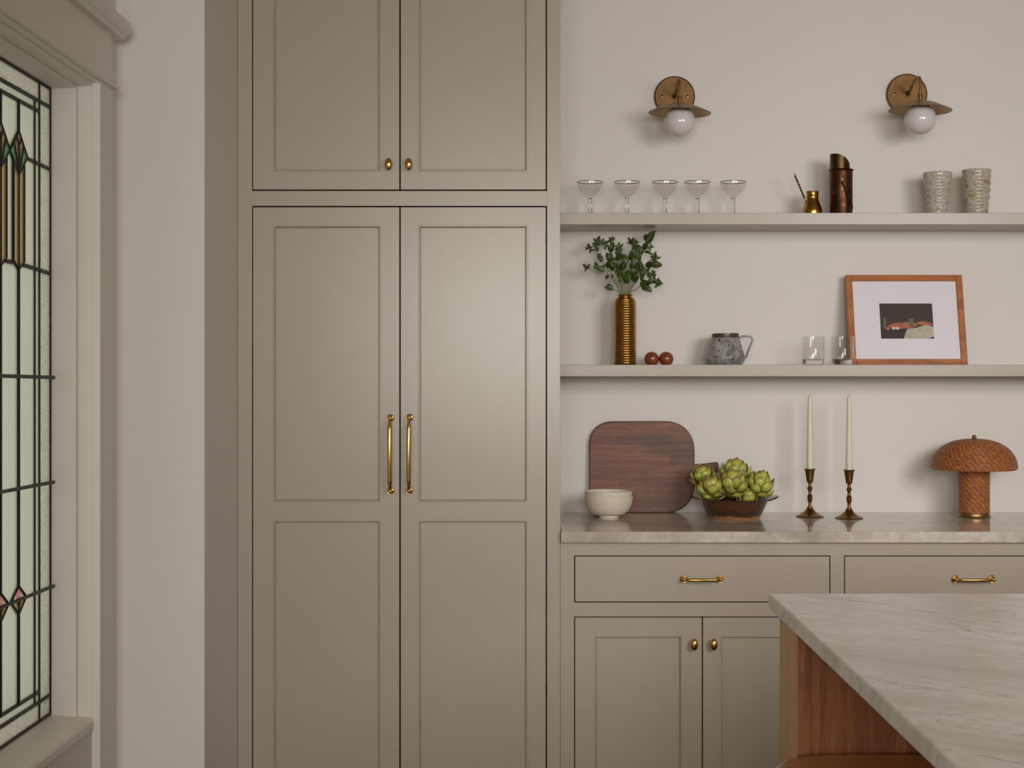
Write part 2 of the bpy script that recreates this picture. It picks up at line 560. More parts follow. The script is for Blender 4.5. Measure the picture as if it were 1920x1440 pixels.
# wall behind the camera with a broad window opening
w = MB()
w.box(-1.35, -1.05, -3.35, -3.2, 0, 2.78)
w.box(1.25, 4.6, -3.35, -3.2, 0, 2.78)
w.box(-1.05, 1.25, -3.35, -3.2, 0, 1.1)
w.box(-1.05, 1.25, -3.35, -3.2, 2.6, 2.78)
struct('wall_front', w, M['wall'])
w2 = struct_root('window_2', (0.1, -3.2, 1.1))
f = MB()
f.box(-1.08, -1.0, -3.22, -3.17, 1.05, 2.65, 0.004); f.box(1.2, 1.28, -3.22, -3.17, 1.05, 2.65, 0.004)
f.box(-1.08, 1.28, -3.22, -3.17, 2.57, 2.65, 0.004); f.box(-1.08, 1.28, -3.22, -3.15, 1.05, 1.13, 0.004)
f.build('window_frame', M['mullion'], w2)
for xm in (-0.3, 0.5):
    MB().box(xm - 0.03, xm + 0.03, -3.13, -3.10, 1.13, 2.57, 0.003).build('mullion', M['mullion'], w2)

# ---------------------------------------------------------------- leaded window in the left wall
XG = -1.0215                                     # plane of the glass
win = struct_root('window_1', (XL, 2.79, 0.62), 'leaded glass window with amber and green tulips in white casing')
G0, G1 = 2.385, 3.199                            # glass edges along the wall
ZB, ZT = 0.642, 1.966
YC = (G0 + G1) / 2


def mir(y): return 2 * YC - y


def both(fn):
    fn(lambda y: y); fn(mir)


def bx2(mb, x0, x1, y0, y1, z0, z1, fl, bev=0.0015):
    a, b = fl(y0), fl(y1)
    mb.box(x0, x1, min(a, b), max(a, b), z0, z1, bev)


for fl in (lambda y: y, mir):
    m = MB(); bx2(m, XL - 0.198, -0.966, 3.2, 3.26, 0.6, 2.0, fl); m.build('jamb_liner', M['trim'], win)
    m = MB(); bx2(m, -0.966, -0.934, 3.209, 3.26, 0.45, 2.0, fl); m.build('jamb_stop', M['trim'], win)
    m = MB(); bx2(m, -0.934, -0.916, 3.204, 3.289, 0.05, 1.985, fl, 0.002); m.build('side_casing', M['trim'], win)
m = MB(); m.box(XL - 0.198, -0.966, G0, 3.2, 1.966, 2.0, 0.001); m.build('head_jamb', M['trim'], win)
m = MB(); m.box(-0.966, -0.934, G0 - 0.02, 3.209, 1.972, 2.01, 0.001); m.build('head_stop', M['trim'], win)
m = MB(); m.box(-0.934, -0.916, mir(3.289), 3.289, 1.985, 2.10, 0.001); m.box(-0.934, -0.917, mir(3.204), 3.204, 1.977, 1.986); m.build('head_casing', M['trim'], win)
m = MB(); m.box(-0.934, -0.904, mir(3.308), 3.308, 1.981, 1.9895, 0.003); m.build('fillet', M['trim'], win)
# crown: stepped profile with a curve
prof = [(-0.934, 2.097), (-0.900, 2.097), (-0.8965, 2.103), (-0.889, 2.108), (-0.8875, 2.112), (-0.8875, 2.134), (-0.934, 2.134)]
cr = MB()
cr.prism([(p[0], p[1]) for p in prof], 'Y', mir(3.332), 3.332)
cr.build('crown_cap', M['trim'], win, 25)
m = MB(); m.prism([(-1.13, 0.652), (-0.934, 0.6335), (-0.931, 0.631), (-0.929, 0.627), (-0.929, 0.613), (-1.13, 0.613)], 'Y', G0 - 0.012, 3.2115); m.build('window_stool', M['trim'], win, 25)
m = MB(); m.box(-0.966, -0.9445, G0 - 0.012, 3.2085, 0.3, 0.613); m.build('apron', M['trim'], win)

FY = [2.996 - 0.102 * k for k in range(5)]       # columns of tulips
SADDLE = [1.793, 1.573, 1.355, 1.134, 0.9145]
YA, YB2 = 3.126, 3.097                           # border leads
ZA_T, ZB_T = 1.924, 1.9025
ZA_B, ZB_B = ZB + (ZT - ZA_T), ZB + (ZT - ZB_T)


def lead(mb, y0, z0, y1, z1, wd=0.0085, x0=XG - 0.0035, x1=XG + 0.0035):
    d = Vector((y1 - y0, z1 - z0)); n = Vector((-d.y, d.x)).normalized() * wd / 2
    a, b = Vector((y0, z0)), Vector((y1, z1))
    mb.prism([tuple(a + n), tuple(b + n), tuple(b - n), tuple(a - n)], 'X', x0, x1, 0.0015, 1)


# perimeter and border leads
lp = MB()
for y in (G0, G1): lead(lp, y, ZB, y, ZT, 0.012)
for z in (ZB, ZT): lead(lp, G0, z, G1, z, 0.012)
lp.build('border_came', M['lead'], win)
for fl in (lambda y: y, mir):
    m = MB(); lead(m, fl(YA), ZB, fl(YA), ZT); m.build('lead_came', M['lead'], win)
    m = MB(); lead(m, fl(YB2), ZA_B, fl(YB2), ZA_T); m.build('lead_came', M['lead'], win)
for z in (ZA_T, ZA_B):
    m = MB(); lead(m, G0, z, G1, z); m.build('lead_came', M['lead'], win)
for z in (ZB_T, ZB_B):
    m = MB(); lead(m, mir(YA), z, YA, z); m.build('lead_came', M['lead'], win)
for z in SADDLE[2:]:
    m = MB(); m.tube([(XG + 0.008, G0 - 0.004, z + 0.001), (XG + 0.009, YC, z + 0.002), (XG + 0.008, G1 + 0.002, z - 0.001)], 0.0038, 8); m.build('saddle_bar', M['lead'], win)
for fl in (lambda y: y, mir):
    m = MB(); lead(m, fl(G1), SADDLE[0], fl(FY[0] + 0.050), SADDLE[0] + 0.002, 0.008); m.build('lead_came', M['lead'], win)
    m = MB(); lead(m, fl(G1), SADDLE[1], fl(FY[0] + 0.030), SADDLE[1] + 0.006, 0.008); m.build('lead_came', M['lead'], win)
for k in range(4):
    m = MB(); lead(m, FY[k] - 0.030, SADDLE[1] + 0.006, FY[k + 1] + 0.030, SADDLE[1] + 0.006, 0.008); m.build('lead_came', M['lead'], win)


def pane(poly, mat, off=0.0, label=None):
    m = MB(); m.prism(poly, 'X', XG - 0.0015 + off, XG + 0.0015 + off)
    o = m.build('glass_pane', M[mat], win)
    if label: o['label'] = label


def rect(y0, y1, z0, z1): return [(y0, z0), (y1, z0), (y1, z1), (y0, z1)]


rows = [ZB_B] + sorted(SADDLE) + [ZB_T]
rowsA = [ZA_B] + sorted(SADDLE) + [ZA_T]
cols = [mir(YB2)] + sorted(FY) + [YB2]
for z0, z1 in zip(rows[:-1], rows[1:]):
    for y0, y1 in zip(cols[:-1], cols[1:]): pane(rect(y0, y1, z0, z1), 'pane')
for fl in (lambda y: y, mir):
    for z0, z1 in zip(rowsA[:-1], rowsA[1:]):
        a = sorted((fl(YB2), fl(YA))); pane(rect(a[0], a[1], z0, z1), 'pane')
        a = sorted((fl(YA), fl(G1))); pane(rect(a[0], a[1], z0, z1), 'pane_tex', 0, 'rippled glass')
    a = sorted((fl(YA), fl(G1)))
    pane(rect(a[0], a[1], ZB, ZA_B), 'pane_tex'); pane(rect(a[0], a[1], ZA_T, ZT), 'pane_tex')
pane(rect(mir(YA), YA, ZB, ZA_B), 'pane_tex', 0, 'rippled glass'); pane(rect(mir(YA), YA, ZA_T, ZT), 'pane_tex', 0, 'rippled glass')
pane(rect(mir(YB2), YB2, ZA_B, ZB_B), 'pane'); pane(rect(mir(YB2), YB2, ZB_T, ZA_T), 'pane')
for fy in FY:
    def q(pts, s=1): return [(fy + s * a, b) for a, b in pts]
    E = 0.0033
    pane(q([(0, 1.842), (0.0135, 1.829), (0, 1.811), (-0.0135, 1.829)]), 'pane_pink', E, 'pink glass')
    for s in (1, -1):
        pane(q([(0, 1.811), (0.0135, 1.829), (0.028, 1.8168), (0, 1.757)], s), 'pane_amber', E, 'amber glass')
        pane(q([(0.028, 1.8168), (0.051, 1.796), (0, 1.756)], s), 'pane_green', E, 'green glass')
        pane(q([(0, 1.754), (0.031, 1.7795), (0.031, 1.584), (0, 1.566)], s), 'pane_amber', E, 'amber glass')
        pane(q([(0.012, 0.9135), (0.036, 0.9135), (0, 0.888), (0, 0.902)], s), 'pane_amber', E, 'amber glass')
    pane(q([(0, 0.938), (0.012, 0.9145), (0, 0.902), (-0.012, 0.9145)]), 'pane_pink', E, 'pink glass')
    m = MB()
    X0, X1 = XG - 0.004, XG + 0.006
    def L(a, b, c, d, wd=0.0037): lead(m, fy + a, b, fy + c, d, wd, X0, X1)
    L(0, 1.842, 0, ZB_T, 0.007)
    for s in (1, -1):
        L(0, 1.842, s * 0.051, 1.796); L(s * 0.051, 1.796, 0, 1.754)
        L(s * 0.0135, 1.829, 0, 1.811, 0.005); L(s * 0.028, 1.8168, 0, 1.756, 0.005)
        L(s * 0.031, 1.7795, s * 0.031, 1.584, 0.007); L(s * 0.031, 1.584, 0, 1.566)
        L(0, 0.942, s * 0.044, 0.9145); L(s * 0.044, 0.9145, 0, 0.885)
        L(s * 0.012, 0.9145, 0, 0.902, 0.004)
    L(0, 1.811, 0, 1.566, 0.006); L(0, 1.566, 0, 0.942, 0.0075); L(0, 0.902, 0, 0.885, 0.005); L(0, 0.885, 0, ZB_B, 0.0075)
    m.build('tulip_came', M['lead'], win)

for ch in win.children:
    ch.data.transform(Matrix.Scale(WS, 4))
win.location = (XWALL, 3.182, 0.5179)

# ================================================================== CABINETS


def bead(mb, x0, x1, z0, z1, y):
    steps = [(0, 0), (0.0012, -0.0012), (0.0042, -0.0012), (0.0055, 0.002), (0.0075, 0.0075), (0.0075, 0.0095)]
    loops = []
    for i, d in steps:
        loops.append([(x0 + i, y + d, z0 + i), (x1 - i, y + d, z0 + i), (x1 - i, y + d, z1 - i), (x0 + i, y + d, z1 - i)])
    mb.rings(loops)


def make_door(root, x0, x1, z0, z1, panels, label=None):
    """panels: openings as (x0, x1, z0, z1) from bottom to top"""
    y, T = ZC, 0.021
    m = MB()
    px0, px1 = panels[0][0], panels[0][1]
    m.box(x0, px0, y, y + T, z0, z1); m.box(px1, x1, y, y + T, z0, z1)
    zs = [z0] + [v for p in panels for v in (p[2], p[3])] + [z1]
    for a, b in zip(zs[0::2], zs[1::2]): m.box(px0, px1, y, y + T, a, b)
    for p in panels: bead(m, p[0], p[1], p[2], p[3], y)
    d = m.build('door', M['paint'], root, 20)
    for p in panels:
        MB().box(p[0] - 0.004, p[1] + 0.004, y + 0.0093, y + 0.018, p[2] - 0.004, p[3] + 0.004).build('panel', M['paint'], d)
    if label: d['label'] = label
    return d


def make_knob(parent, px, py):
    x, z = wx(px, ZC), wz(py, ZC)
    m = MB()
    R = Matrix.Rotation(PI / 2, 4, 'X')            # z of the profile points to -y
    m.lathe([(0, 0.0), (0.0085, 0.0), (0.008, 0.003), (0.0045, 0.006), (0.0045, 0.014)], (x, ZC, z), 20, mat=R)
    S = Matrix.Diagonal((0.0107, 0.0085, 0.0172, 1))
    t = bmesh.new(); bmesh.ops.create_uvsphere(t, u_segments=24, v_segments=14, radius=1, matrix=Matrix.Translation((x, ZC - 0.020, z)) @ S)
    m.add(t)
    return m.build('knob', M['satinbrass'], parent)


def make_pull(parent, px0, py0, px1, py1, r=0.0052, bow=0.006):
    """bar handle between two round rosettes"""
    a = Vector((wx(px0, ZC), ZC, wz(py0, ZC))); b = Vector((wx(px1, ZC), ZC, wz(py1, ZC)))
    R = Matrix.Rotation(PI / 2, 4, 'X')
    m = MB()
    for p in (a, b):
        m.lathe([(0, 0), (0.0108, 0), (0.0110, 0.0015), (0.0098, 0.0028), (0.0086, 0.0026), (0.0076, 0.0042), (0.0060, 0.0048), (0.0048, 0.012), (0.0055, 0.017), (0.0062, 0.0215), (0.0048, 0.0255), (0.002, 0.0272), (0, 0.0275)], tuple(p), 22, mat=R)
    d = b - a
    pts, rr = [], []
    for i in range(25):
        t = i / 24
        out = 0.0215 + bow * math.sin(PI * t) ** 0.7
        pts.append(a + d * t + Vector((0, -out, 0)))
        k = r * (0.62 + 0.38 * min(1, max(0, (min(t, 1 - t) - 0.03) / 0.12)))
        if abs(min(t, 1 - t) - 0.125) < 0.02: k *= 1.18
        rr.append(k)
    m.tube(pts, rr, 14)
    return m.build('handle', M['satinbrass'], parent)


G = 0.0042                                       # gap round doors, m


def X_(px): return wx(px, ZC)
def Z_(py): return wz(py, ZC)


# ------------------------------------------------------------------ tall cabinet
xl, xr = X_(445.5), X_(1050.5)
tall = thing('tall_cabinet', ((xl + xr) / 2, ZC, 0), 'tall taupe pantry cupboard with four panelled doors beside the leaded window', 'cupboard')
xi0, xi1 = X_(472.5), X_(1025.5)                # opening of the face frame
zr0, zr1 = Z_(386.0) , Z_(358.0)                # rail between lower and upper doors
ZTOP = 2.66
m = MB()
FT = 0.022
m.box(xl, xi0, ZC, ZC + FT, 0.0, 2.775, 0.0012); m.box(xi1, xr, ZC, ZC + FT, 0.0, 2.775, 0.0008)
m.box(xi0, xi1, ZC, ZC + FT, zr0, zr1)
m.box(xi0, xi1, ZC, ZC + FT, ZTOP, 2.775); m.box(xi0, xi1, ZC, ZC + FT, 0.0, 0.11)
m.build('face_frame', M['paint'], tall)
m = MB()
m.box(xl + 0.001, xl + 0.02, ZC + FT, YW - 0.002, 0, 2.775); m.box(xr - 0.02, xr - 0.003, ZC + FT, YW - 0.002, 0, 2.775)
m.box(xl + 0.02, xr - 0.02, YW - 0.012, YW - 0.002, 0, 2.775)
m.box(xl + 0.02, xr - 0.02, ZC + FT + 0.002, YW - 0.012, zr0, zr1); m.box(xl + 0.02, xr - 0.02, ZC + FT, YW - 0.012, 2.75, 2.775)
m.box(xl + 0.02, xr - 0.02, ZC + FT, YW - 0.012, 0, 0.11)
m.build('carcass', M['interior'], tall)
m = MB(); m.box(xr - 0.003, xr, ZC + FT, YW - 0.001, 0, 2.775); m.build('end_panel', M['paint'], tall)
xm = X_(750)
ld0, ld1 = xi0 + G * 0.8, xm - G / 2
rd0, rd1 = xm + G / 2, xi1 - G * 0.8
zu0, zu1 = zr1 + G, ZTOP - G
zl0, zl1 = 0.11 + G, zr0 - G
pl = (X_(511.5), X_(714.5)); pr = (X_(784), X_(990))
d1 = make_door(tall, ld0, ld1, zu0, zu1, [(pl[0], pl[1], Z_(322), ZTOP - 0.06)])
make_knob(d1, 729.5, 309.5)
d2 = make_door(tall, rd0, rd1, zu0, zu1, [(pr[0], pr[1], Z_(322), ZTOP - 0.06)])
make_knob(d2, 767, 309.5)
d3 = make_door(tall, ld0, ld1, zl0, zl1, [(pl[0], pl[1], 0.17, Z_(975)), (pl[0], pl[1], Z_(942), Z_(422))])
make_pull(d3, 732, 784, 732.5, 920, 0.0062, 0.012)
d4 = make_door(tall, rd0, rd1, zl0, zl1, [(pr[0], pr[1], 0.17, Z_(975)), (pr[0], pr[1], Z_(942), Z_(422))])
make_pull(d4, 768, 783, 767.5, 919.5, 0.0062, 0.012)
for py in (446, 1290):
    mm = MB(); mm.tube([(xi1 - 0.0015, ZC - 0.0005, Z_(py) - 0.02), (xi1 - 0.0015, ZC - 0.0005, Z_(py) + 0.02)], 0.0022, 8); mm.build('hinge', M['lead'], d4)
# ------------------------------------------------------------------ base cabinets
BW = (1569.5 - 1050.5) / (F / ZC)                # width of one unit
DX = 506.0 / (F / ZC)                            # the drawer fronts repeat every 506 px
zt = WT - 0.033


def base_cabinet(k, label):
    x0 = X_(1051.0) if k == 0 else X_(1569.5)
    x1 = X_(1569.5) if k == 0 else X_(2102)
    o = k * DX
    root = thing('base_cabinet', ((x0 + x1) / 2, ZC, 0), label, 'cabinet', 'base cabinets under the stone worktop')
    a0, a1 = X_(1076.5) + o, X_(1557) + o
    zd1, zd0 = Z_(1041.5), Z_(1130)
    zo1 = Z_(1156)
    m = MB()
    m.box(x0, a0, ZC, ZC + FT, 0, zt); m.box(a1, x1, ZC, ZC + FT, 0, zt)
    m.box(a0, a1, ZC, ZC + FT, zd1, zt); m.box(a0, a1, ZC, ZC + FT, zo1, zd0); m.box(a0, a1, ZC, ZC + FT, 0, 0.11)
    m.build('face_frame', M['paint'], root)
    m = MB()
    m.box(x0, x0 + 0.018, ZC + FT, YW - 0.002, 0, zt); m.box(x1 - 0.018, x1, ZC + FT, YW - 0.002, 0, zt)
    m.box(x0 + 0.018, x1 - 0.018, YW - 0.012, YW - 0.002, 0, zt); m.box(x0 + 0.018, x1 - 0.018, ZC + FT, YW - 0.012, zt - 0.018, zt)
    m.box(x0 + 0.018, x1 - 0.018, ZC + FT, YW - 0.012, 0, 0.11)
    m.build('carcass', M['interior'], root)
    m = MB(); m.box(a0 + G * 0.7, a1 - G * 0.7, ZC, ZC + 0.021, zd0 + G * 0.7, zd1 - G * 0.7, 0.0006, 1)
    dr = m.build('drawer', M['paint'], root)
    s = 506.0 * k
    make_pull(dr, 1281.5 + s + (3 if k else 0), 1085.5, 1349.5 + s + (3 if k else 0), 1085.5, 0.0048, 0.006)
    xm = X_(1317) + o
    q = 0.0025
    e0, e1 = a0 + G * 0.7, xm - q / 2 - 0.0005
    dz0, dz1 = 0.11 + G * 0.7, zo1 - G * 0.7
    A = make_door(root, e0, e1, dz0, dz1, [(X_(1114) + o, X_(1279.5) + o, 0.17, Z_(1191.5))])
    make_knob(A, 1300.5 + s, 1206.5)
    B = make_door(root, xm + q / 2 + 0.0005, a1 - G * 0.7, dz0, dz1, [(X_(1350) + o, X_(1519) + o, 0.17, Z_(1191.5))])
    make_knob(B, 1337 + s, 1206.5)
    return root


base_cabinet(0, 'taupe base cabinet with one drawer over two doors, beside the tall cupboard')
base_cabinet(1, 'taupe base cabinet mostly hidden behind the island, its drawer showing at right')

m = MB(); m.box(xr + 0.0012, X_(2104), ZC - 0.018, YW - 0.001, WT - 0.032, WT, 0.003, 2)
tag(m.build('worktop', M['marble'], None), 'long pale stone worktop over the taupe base cabinets against the back wall', 'worktop')

# ------------------------------------------------------------------ floating shelves
Z1, Z2, YS = 1.8695, 1.397, 4.711
for nm, zz, lab in (('wall_shelf', Z1, 'upper taupe floating shelf holding the stemmed glasses and copper jug'),
                    ('wall_shelf', Z2, 'lower taupe floating shelf holding the vase and leaning picture')):
    m = MB(); m.box(xr + 0.001, X_(2104), YS, YW - 0.001, zz - 0.0365, zz, 0.0012, 1)
    tag(m.build(nm, M['shelfpaint'], None), lab, 'shelf', 'floating shelves on the back wall')

# ================================================================== SCONCES


def sconce(px_plate, py_plate, label):
    cx, cz = wx(px_plate, YW - 0.01), wz(py_plate, YW)
    root = thing('wall_sconce', (cx, YW, cz), label, 'sconce', 'brass wall sconces above the shelves')
    R = Matrix.Rotation(PI / 2, 4, 'X')
    m = MB(); m.lathe([(0, 0.001), (0.0655, 0.001), (0.0665, 0.006), (0.0655, 0.0125), (0.064, 0.0135), (0.0625, 0.0115), (0, 0.0115)], (cx, YW, cz), 64, mat=R)
    m.build('backplate', M['plate'], root)
    for sx in (-0.042, 0.041):
        m = MB(); m.lathe([(0.0055, 0.0115), (0.005, 0.0138), (0.003, 0.0145), (0, 0.0145)], (cx + sx, YW, cz - 0.001), 16, mat=R)
        m.build('screw', M['darkbrass'], root)
    ye = 4.752                                  # axis of the shade
    zr = cz - 0.083                             # shade rim
    ztop = zr + 0.030
    m = MB(); m.lathe([(0.011, 0.0115), (0.011, 0.016), (0.0075, 0.0175), (0.0065, 0.022)], (cx, YW, cz), 20, mat=R)
    m.build('arm_collar', M['agedbrass'], root)
    pts = [(cx, YW - 0.013, cz), (cx, YW - 0.035, cz + 0.001)]
    # rises outwards, then bends over and down into the socket
    pts += [(cx, YW - 0.05 - 0.012 * i, cz + 0.003 + 0.0042 * i) for i in range(6)]
    yb, zb = pts[-1][1], pts[-1][2]
    rad = (yb - ye) / 2
    rad = (yb - ye)
    for i in range(1, 9):
        a = PI / 2 * i / 8
        pts.append((cx, yb - rad * math.sin(a), zb + 0.005 * math.sin(min(PI, a * 2)) - 0.012 * (1 - math.cos(a))))
    pts.append((cx, ye, ztop + 0.012))
    m = MB(); m.tube(pts, 0.0042, 12); m.build('arm', M['agedbrass'], root)
    m = MB(); m.lathe([(0.0, 0.024), (0.0075, 0.024), (0.0082, 0.022), (0.0082, 0.004), (0.012, 0.0), (0, 0)], (cx, ye, ztop - 0.002), 24); m.build('socket', M['agedbrass'], root)
    # shallow spun saucer with a small rolled rim, open below
    out = [(0.0, 0.030), (0.012, 0.0298), (0.03, 0.0275), (0.05, 0.0215), (0.07, 0.0130), (0.088, 0.0045), (0.098, 0.0)]
    inn = [(r * 0.992, z - 0.0016) for r, z in reversed(out)]
    m = MB(); m.lathe(out + inn, (cx, ye, zr), 72, mat=Matrix.Rotation(math.radians(1.5), 4, 'Y')); m.build('shade', M['agedbrass'], root)
    m = MB()
    t = bmesh.new(); bmesh.ops.create_uvsphere(t, u_segments=48, v_segments=32, radius=0.0495, matrix=Matrix.Translation((cx, ye, zr - 0.027)))
    m.add(t); m.build('globe', M['opal'], root)
    return root


sconce(1265, 182, 'brass wall sconce with white globe above the stemmed glasses')
sconce(1700.5, 177.5, 'brass wall sconce with white globe above the speckled cups')

# ================================================================== UPPER SHELF
YU = 4.81


def coupe(px):
    x = wx(px, YU)
    root = thing('coupe_glass', (x, YU, Z1), '', 'glass', 'stemmed coupe glasses on the upper shelf')
    b = Z1
    out = [(0.0055, 0.058), (0.011, 0.0605), (0.020, 0.067), (0.031, 0.077), (0.0385, 0.088), (0.0415, 0.098), (0.0418, 0.1085)]
    inn = [(0.0405, 0.1085), (0.0402, 0.098), (0.037, 0.0887), (0.0295, 0.0785), (0.019, 0.0687), (0.010, 0.0625), (0, 0.0618)]
    m = MB(); m.lathe([(0, 0.0575)] + out + inn, (x, YU, b), 48); bowl = m.build('bowl', M['thin'], root, 60)
    m = MB(); m.lathe([(0.0403, 0.1082), (0.0403, 0.1092), (0.0412, 0.1097), (0.042, 0.1092), (0.042, 0.1076), (0.0419, 0.1076)], (x, YU, b), 48, closed=False); m.build('rim', M['rimgold'], bowl)
    m = MB(); m.lathe([(0, 0), (0.03, 0), (0.03, 0.0012), (0.014, 0.0035), (0.0078, 0.008), (0.0062, 0.020), (0.0056, 0.040), (0.0062, 0.0555), (0.0078, 0.0572), (0, 0.0573)], (x, YU, b), 10); m.build('stem', M['glass'], root, 15)
    return root


cg = coupe(1106.5)
CL = ['stemmed coupe glass nearest the tall cupboard on the upper shelf', 'second stemmed coupe glass from the tall cupboard',
      'middle one of the five stemmed coupe glasses', 'fourth stemmed coupe glass from the tall cupboard',
      'stemmed coupe glass at the right end of the row, nearest the brass coffee pot']
cg['label'] = CL[0]
for px, l in zip((1175.5, 1246.5, 1307.5, 1374.5), CL[1:]):
    dup(cg, (wx(px, YU), YU, Z1), l)

# small brass coffee pot with twisted handle
x = wx(1523.5, YU)
pot = thing('coffee_pot', (x, YU, Z1), 'small brass coffee pot with a long twisted handle on the upper shelf', 'coffee pot')
m = MB()
pr_ = [(0, 0.0), (0.027, 0.0), (0.0308, 0.004), (0.0318, 0.012), (0.031, 0.021), (0.0275, 0.033), (0.0225, 0.045), (0.0192, 0.054), (0.0186, 0.060), (0.0193, 0.0615), (0.0193, 0.063), (0.0188, 0.0645), (0.0195, 0.074), (0.0208, 0.0785), (0.0203, 0.0788), (0.0182, 0.074), (0.0172, 0.055), (0.02, 0.045), (0.028, 0.02), (0, 0.012)]
m.lathe(pr_, (x, YU, Z1), 40); m.build('pot_body', M['potbrass'], pot)
h0 = Vector((wx(1511, YU), YU - 0.004, wz(379, YU))); h1 = Vector((wx(1486.5, YU), YU - 0.02, wz(326, YU)))
m = MB()
N = 46
u = (h1 - h0).normalized(); v = u.cross(Vector((0, 1, 0))).normalized(); w_ = u.cross(v)
for ph in (0, PI):
    pts, rr = [], []
    for i in range(N + 1):
        t = i / N
        a = ph + t * 2 * PI * 5
        k = 0.0016 * (1 if 0.1 < t < 0.93 else 0.3)
        pts.append(h0 + (h1 - h0) * t + (v * math.cos(a) + w_ * math.sin(a)) * k)
        rr.append(0.0019 if t < 0.93 else 0.0019 - 0.0013 * (t - 0.93) / 0.07)
    m.tube(pts, rr, 7)
m.build('handle', M['darkbrass'], pot)
m = MB(); t = bmesh.new(); bmesh.ops.create_uvsphere(t, u_segments=14, v_segments=10, radius=0.0052, matrix=Matrix.Translation(h0 + Vector((0.001, 0.0, -0.004)))); m.add(t); m.build('handle_lug', M['darkbrass'], pot)

# copper jug with hooded spout
YJ = 4.80
x = wx(1577, YJ)
jug = thing('copper_jug', (x, YJ, Z1), 'tall tarnished copper jug with a hooded brass top and hanging handle', 'jug')
H = wz(319, YJ) - Z1
m = MB(); r = 0.0362
m.lathe([(0, 0), (r, 0), (r + 0.0008, 0.002), (r, 0.006), (r, H - 0.006), (r + 0.001, H - 0.004), (r + 0.0035, H), (r + 0.003, H + 0.001), (r - 0.002, H - 0.002), (r - 0.002, 0.004), (0, 0.004)], (x, YJ, Z1), 48)
m.build('jug_body', M['copper'], jug)
# hood: an upright shell cut by a curve that falls towards the right
hr, n1, n2 = 0.0315, 28, 8
t = bmesh.new()
outer, inner = [], []
HT = wz(289.5, YJ) - wz(319, YJ)
hx = x - 0.0035
for rr_, store in ((hr, outer), (hr - 0.0014, inner)):
    for i in range(n1):
        a = 2 * PI * i / n1
        f = (1 + math.cos(a)) / 2                   # 0 at the left side, 1 at the right
        ht = HT * math.sqrt(max(0.0, 1 - f ** 2.0))
        row = []
        for j in range(n2 + 1):
            s = j / n2
            zc = -0.02 + (ht + 0.02) * s
            row.append(t.verts.new((hx + rr_ * math.cos(a), YJ + rr_ * math.sin(a), Z1 + H + zc)))
        store.append(row)
for S_, flip in ((outer, 0), (inner, 1)):
    for i in range(n1):
        k = (i + 1) % n1
        for j in range(n2):
            f4 = (S_[i][j], S_[k][j], S_[k][j + 1], S_[i][j + 1])
            t.faces.new(f4 if not flip else f4[::-1])
for i in range(n1):
    k = (i + 1) % n1
    t.faces.new((outer[i][n2], outer[k][n2], inner[k][n2], inner[i][n2]))
m = MB(); m.add(t); m.build('hood', M['hoodbrass'], jug)
# riveted lug on the front, and the thin swing handle hanging to the right
lugx, lugz = wx(1579, YJ - r), wz(341, YJ - r)
m = MB(); m.box(lugx - 0.006, lugx + 0.006, YJ - r - 0.0022, YJ - r + 0.004, lugz - 0.004, lugz + 0.022, 0.0015)
t = bmesh.new(); bmesh.ops.create_uvsphere(t, u_segments=12, v_segments=8, radius=0.0032, matrix=Matrix.Translation((lugx, YJ - r - 0.0024, lugz + 0.016))); m.add(t)
t = bmesh.new(); bmesh.ops.create_uvsphere(t, u_segments=12, v_segments=8, radius=0.0032, matrix=Matrix.Translation((lugx, YJ - r - 0.0024, lugz))); m.add(t)
m.build('handle_lug', M['copper'], jug)
yb = YJ - r - 0.005
hp = [(1579, 343), (1583, 350), (1588, 361), (1593, 371), (1597, 380), (1598.5, 388), (1597, 393), (1594, 394.5), (1592.5, 391)]
m = MB(); m.tube([(wx(a, yb), yb - 0.001, wz(b, yb)) for a, b in hp], 0.0019, 8); m.build('swing_handle', M['darkmetal'], jug)

# two speckled cups


def cup(px, pytop, rt, rb, mat, label, seed, yy):
    x = wx(px, yy)
    root = thing('ceramic_cup', (x, yy, Z1), label, 'cup', 'tall speckled stoneware cups on the upper shelf')
    h = wz(pytop, yy) - Z1
    rnd = random.Random(seed)
    prof = []
    n = 44
    for i in range(n + 1):
        t = i / n
        rad = rb + (rt - rb) * (t ** 0.9)
        rad += 0.0020 * math.sin(t * 2 * PI * 6.5 + seed) * (0.3 + 0.7 * math.sin(PI * min(1, t * 1.1)))
        prof.append((rad, h * t))
    prof[0] = (prof[0][0] - 0.001, 0.0)
    inner = [(rt - 0.0015, h + 0.001), (rt - 0.0035, h - 0.002), (rt - 0.006, h * 0.7), (rb - 0.004, 0.01), (0, 0.008)]
    m = MB(); m.lathe([(0, 0.0)] + prof + inner, (x, yy, Z1), 48, rfun=lambda r_, z_, a, k: (r_ * (1 + 0.012 * math.sin(2 * a + z_ * 60 + seed)), z_))
    m.build('cup_body', mat, root, 50)
    return root


cup(1757.5, 324.5, 0.0452, 0.0295, M['cup'], 'speckled beige stoneware cup, the plainer and shorter of the pair', 1, 4.80)
cup(1831, 319.5, 0.0462, 0.0345, M['cup2'], 'taller speckled stoneware cup with ochre brown streaks', 4, 4.80)

# ================================================================== LOWER SHELF
YM = 4.815
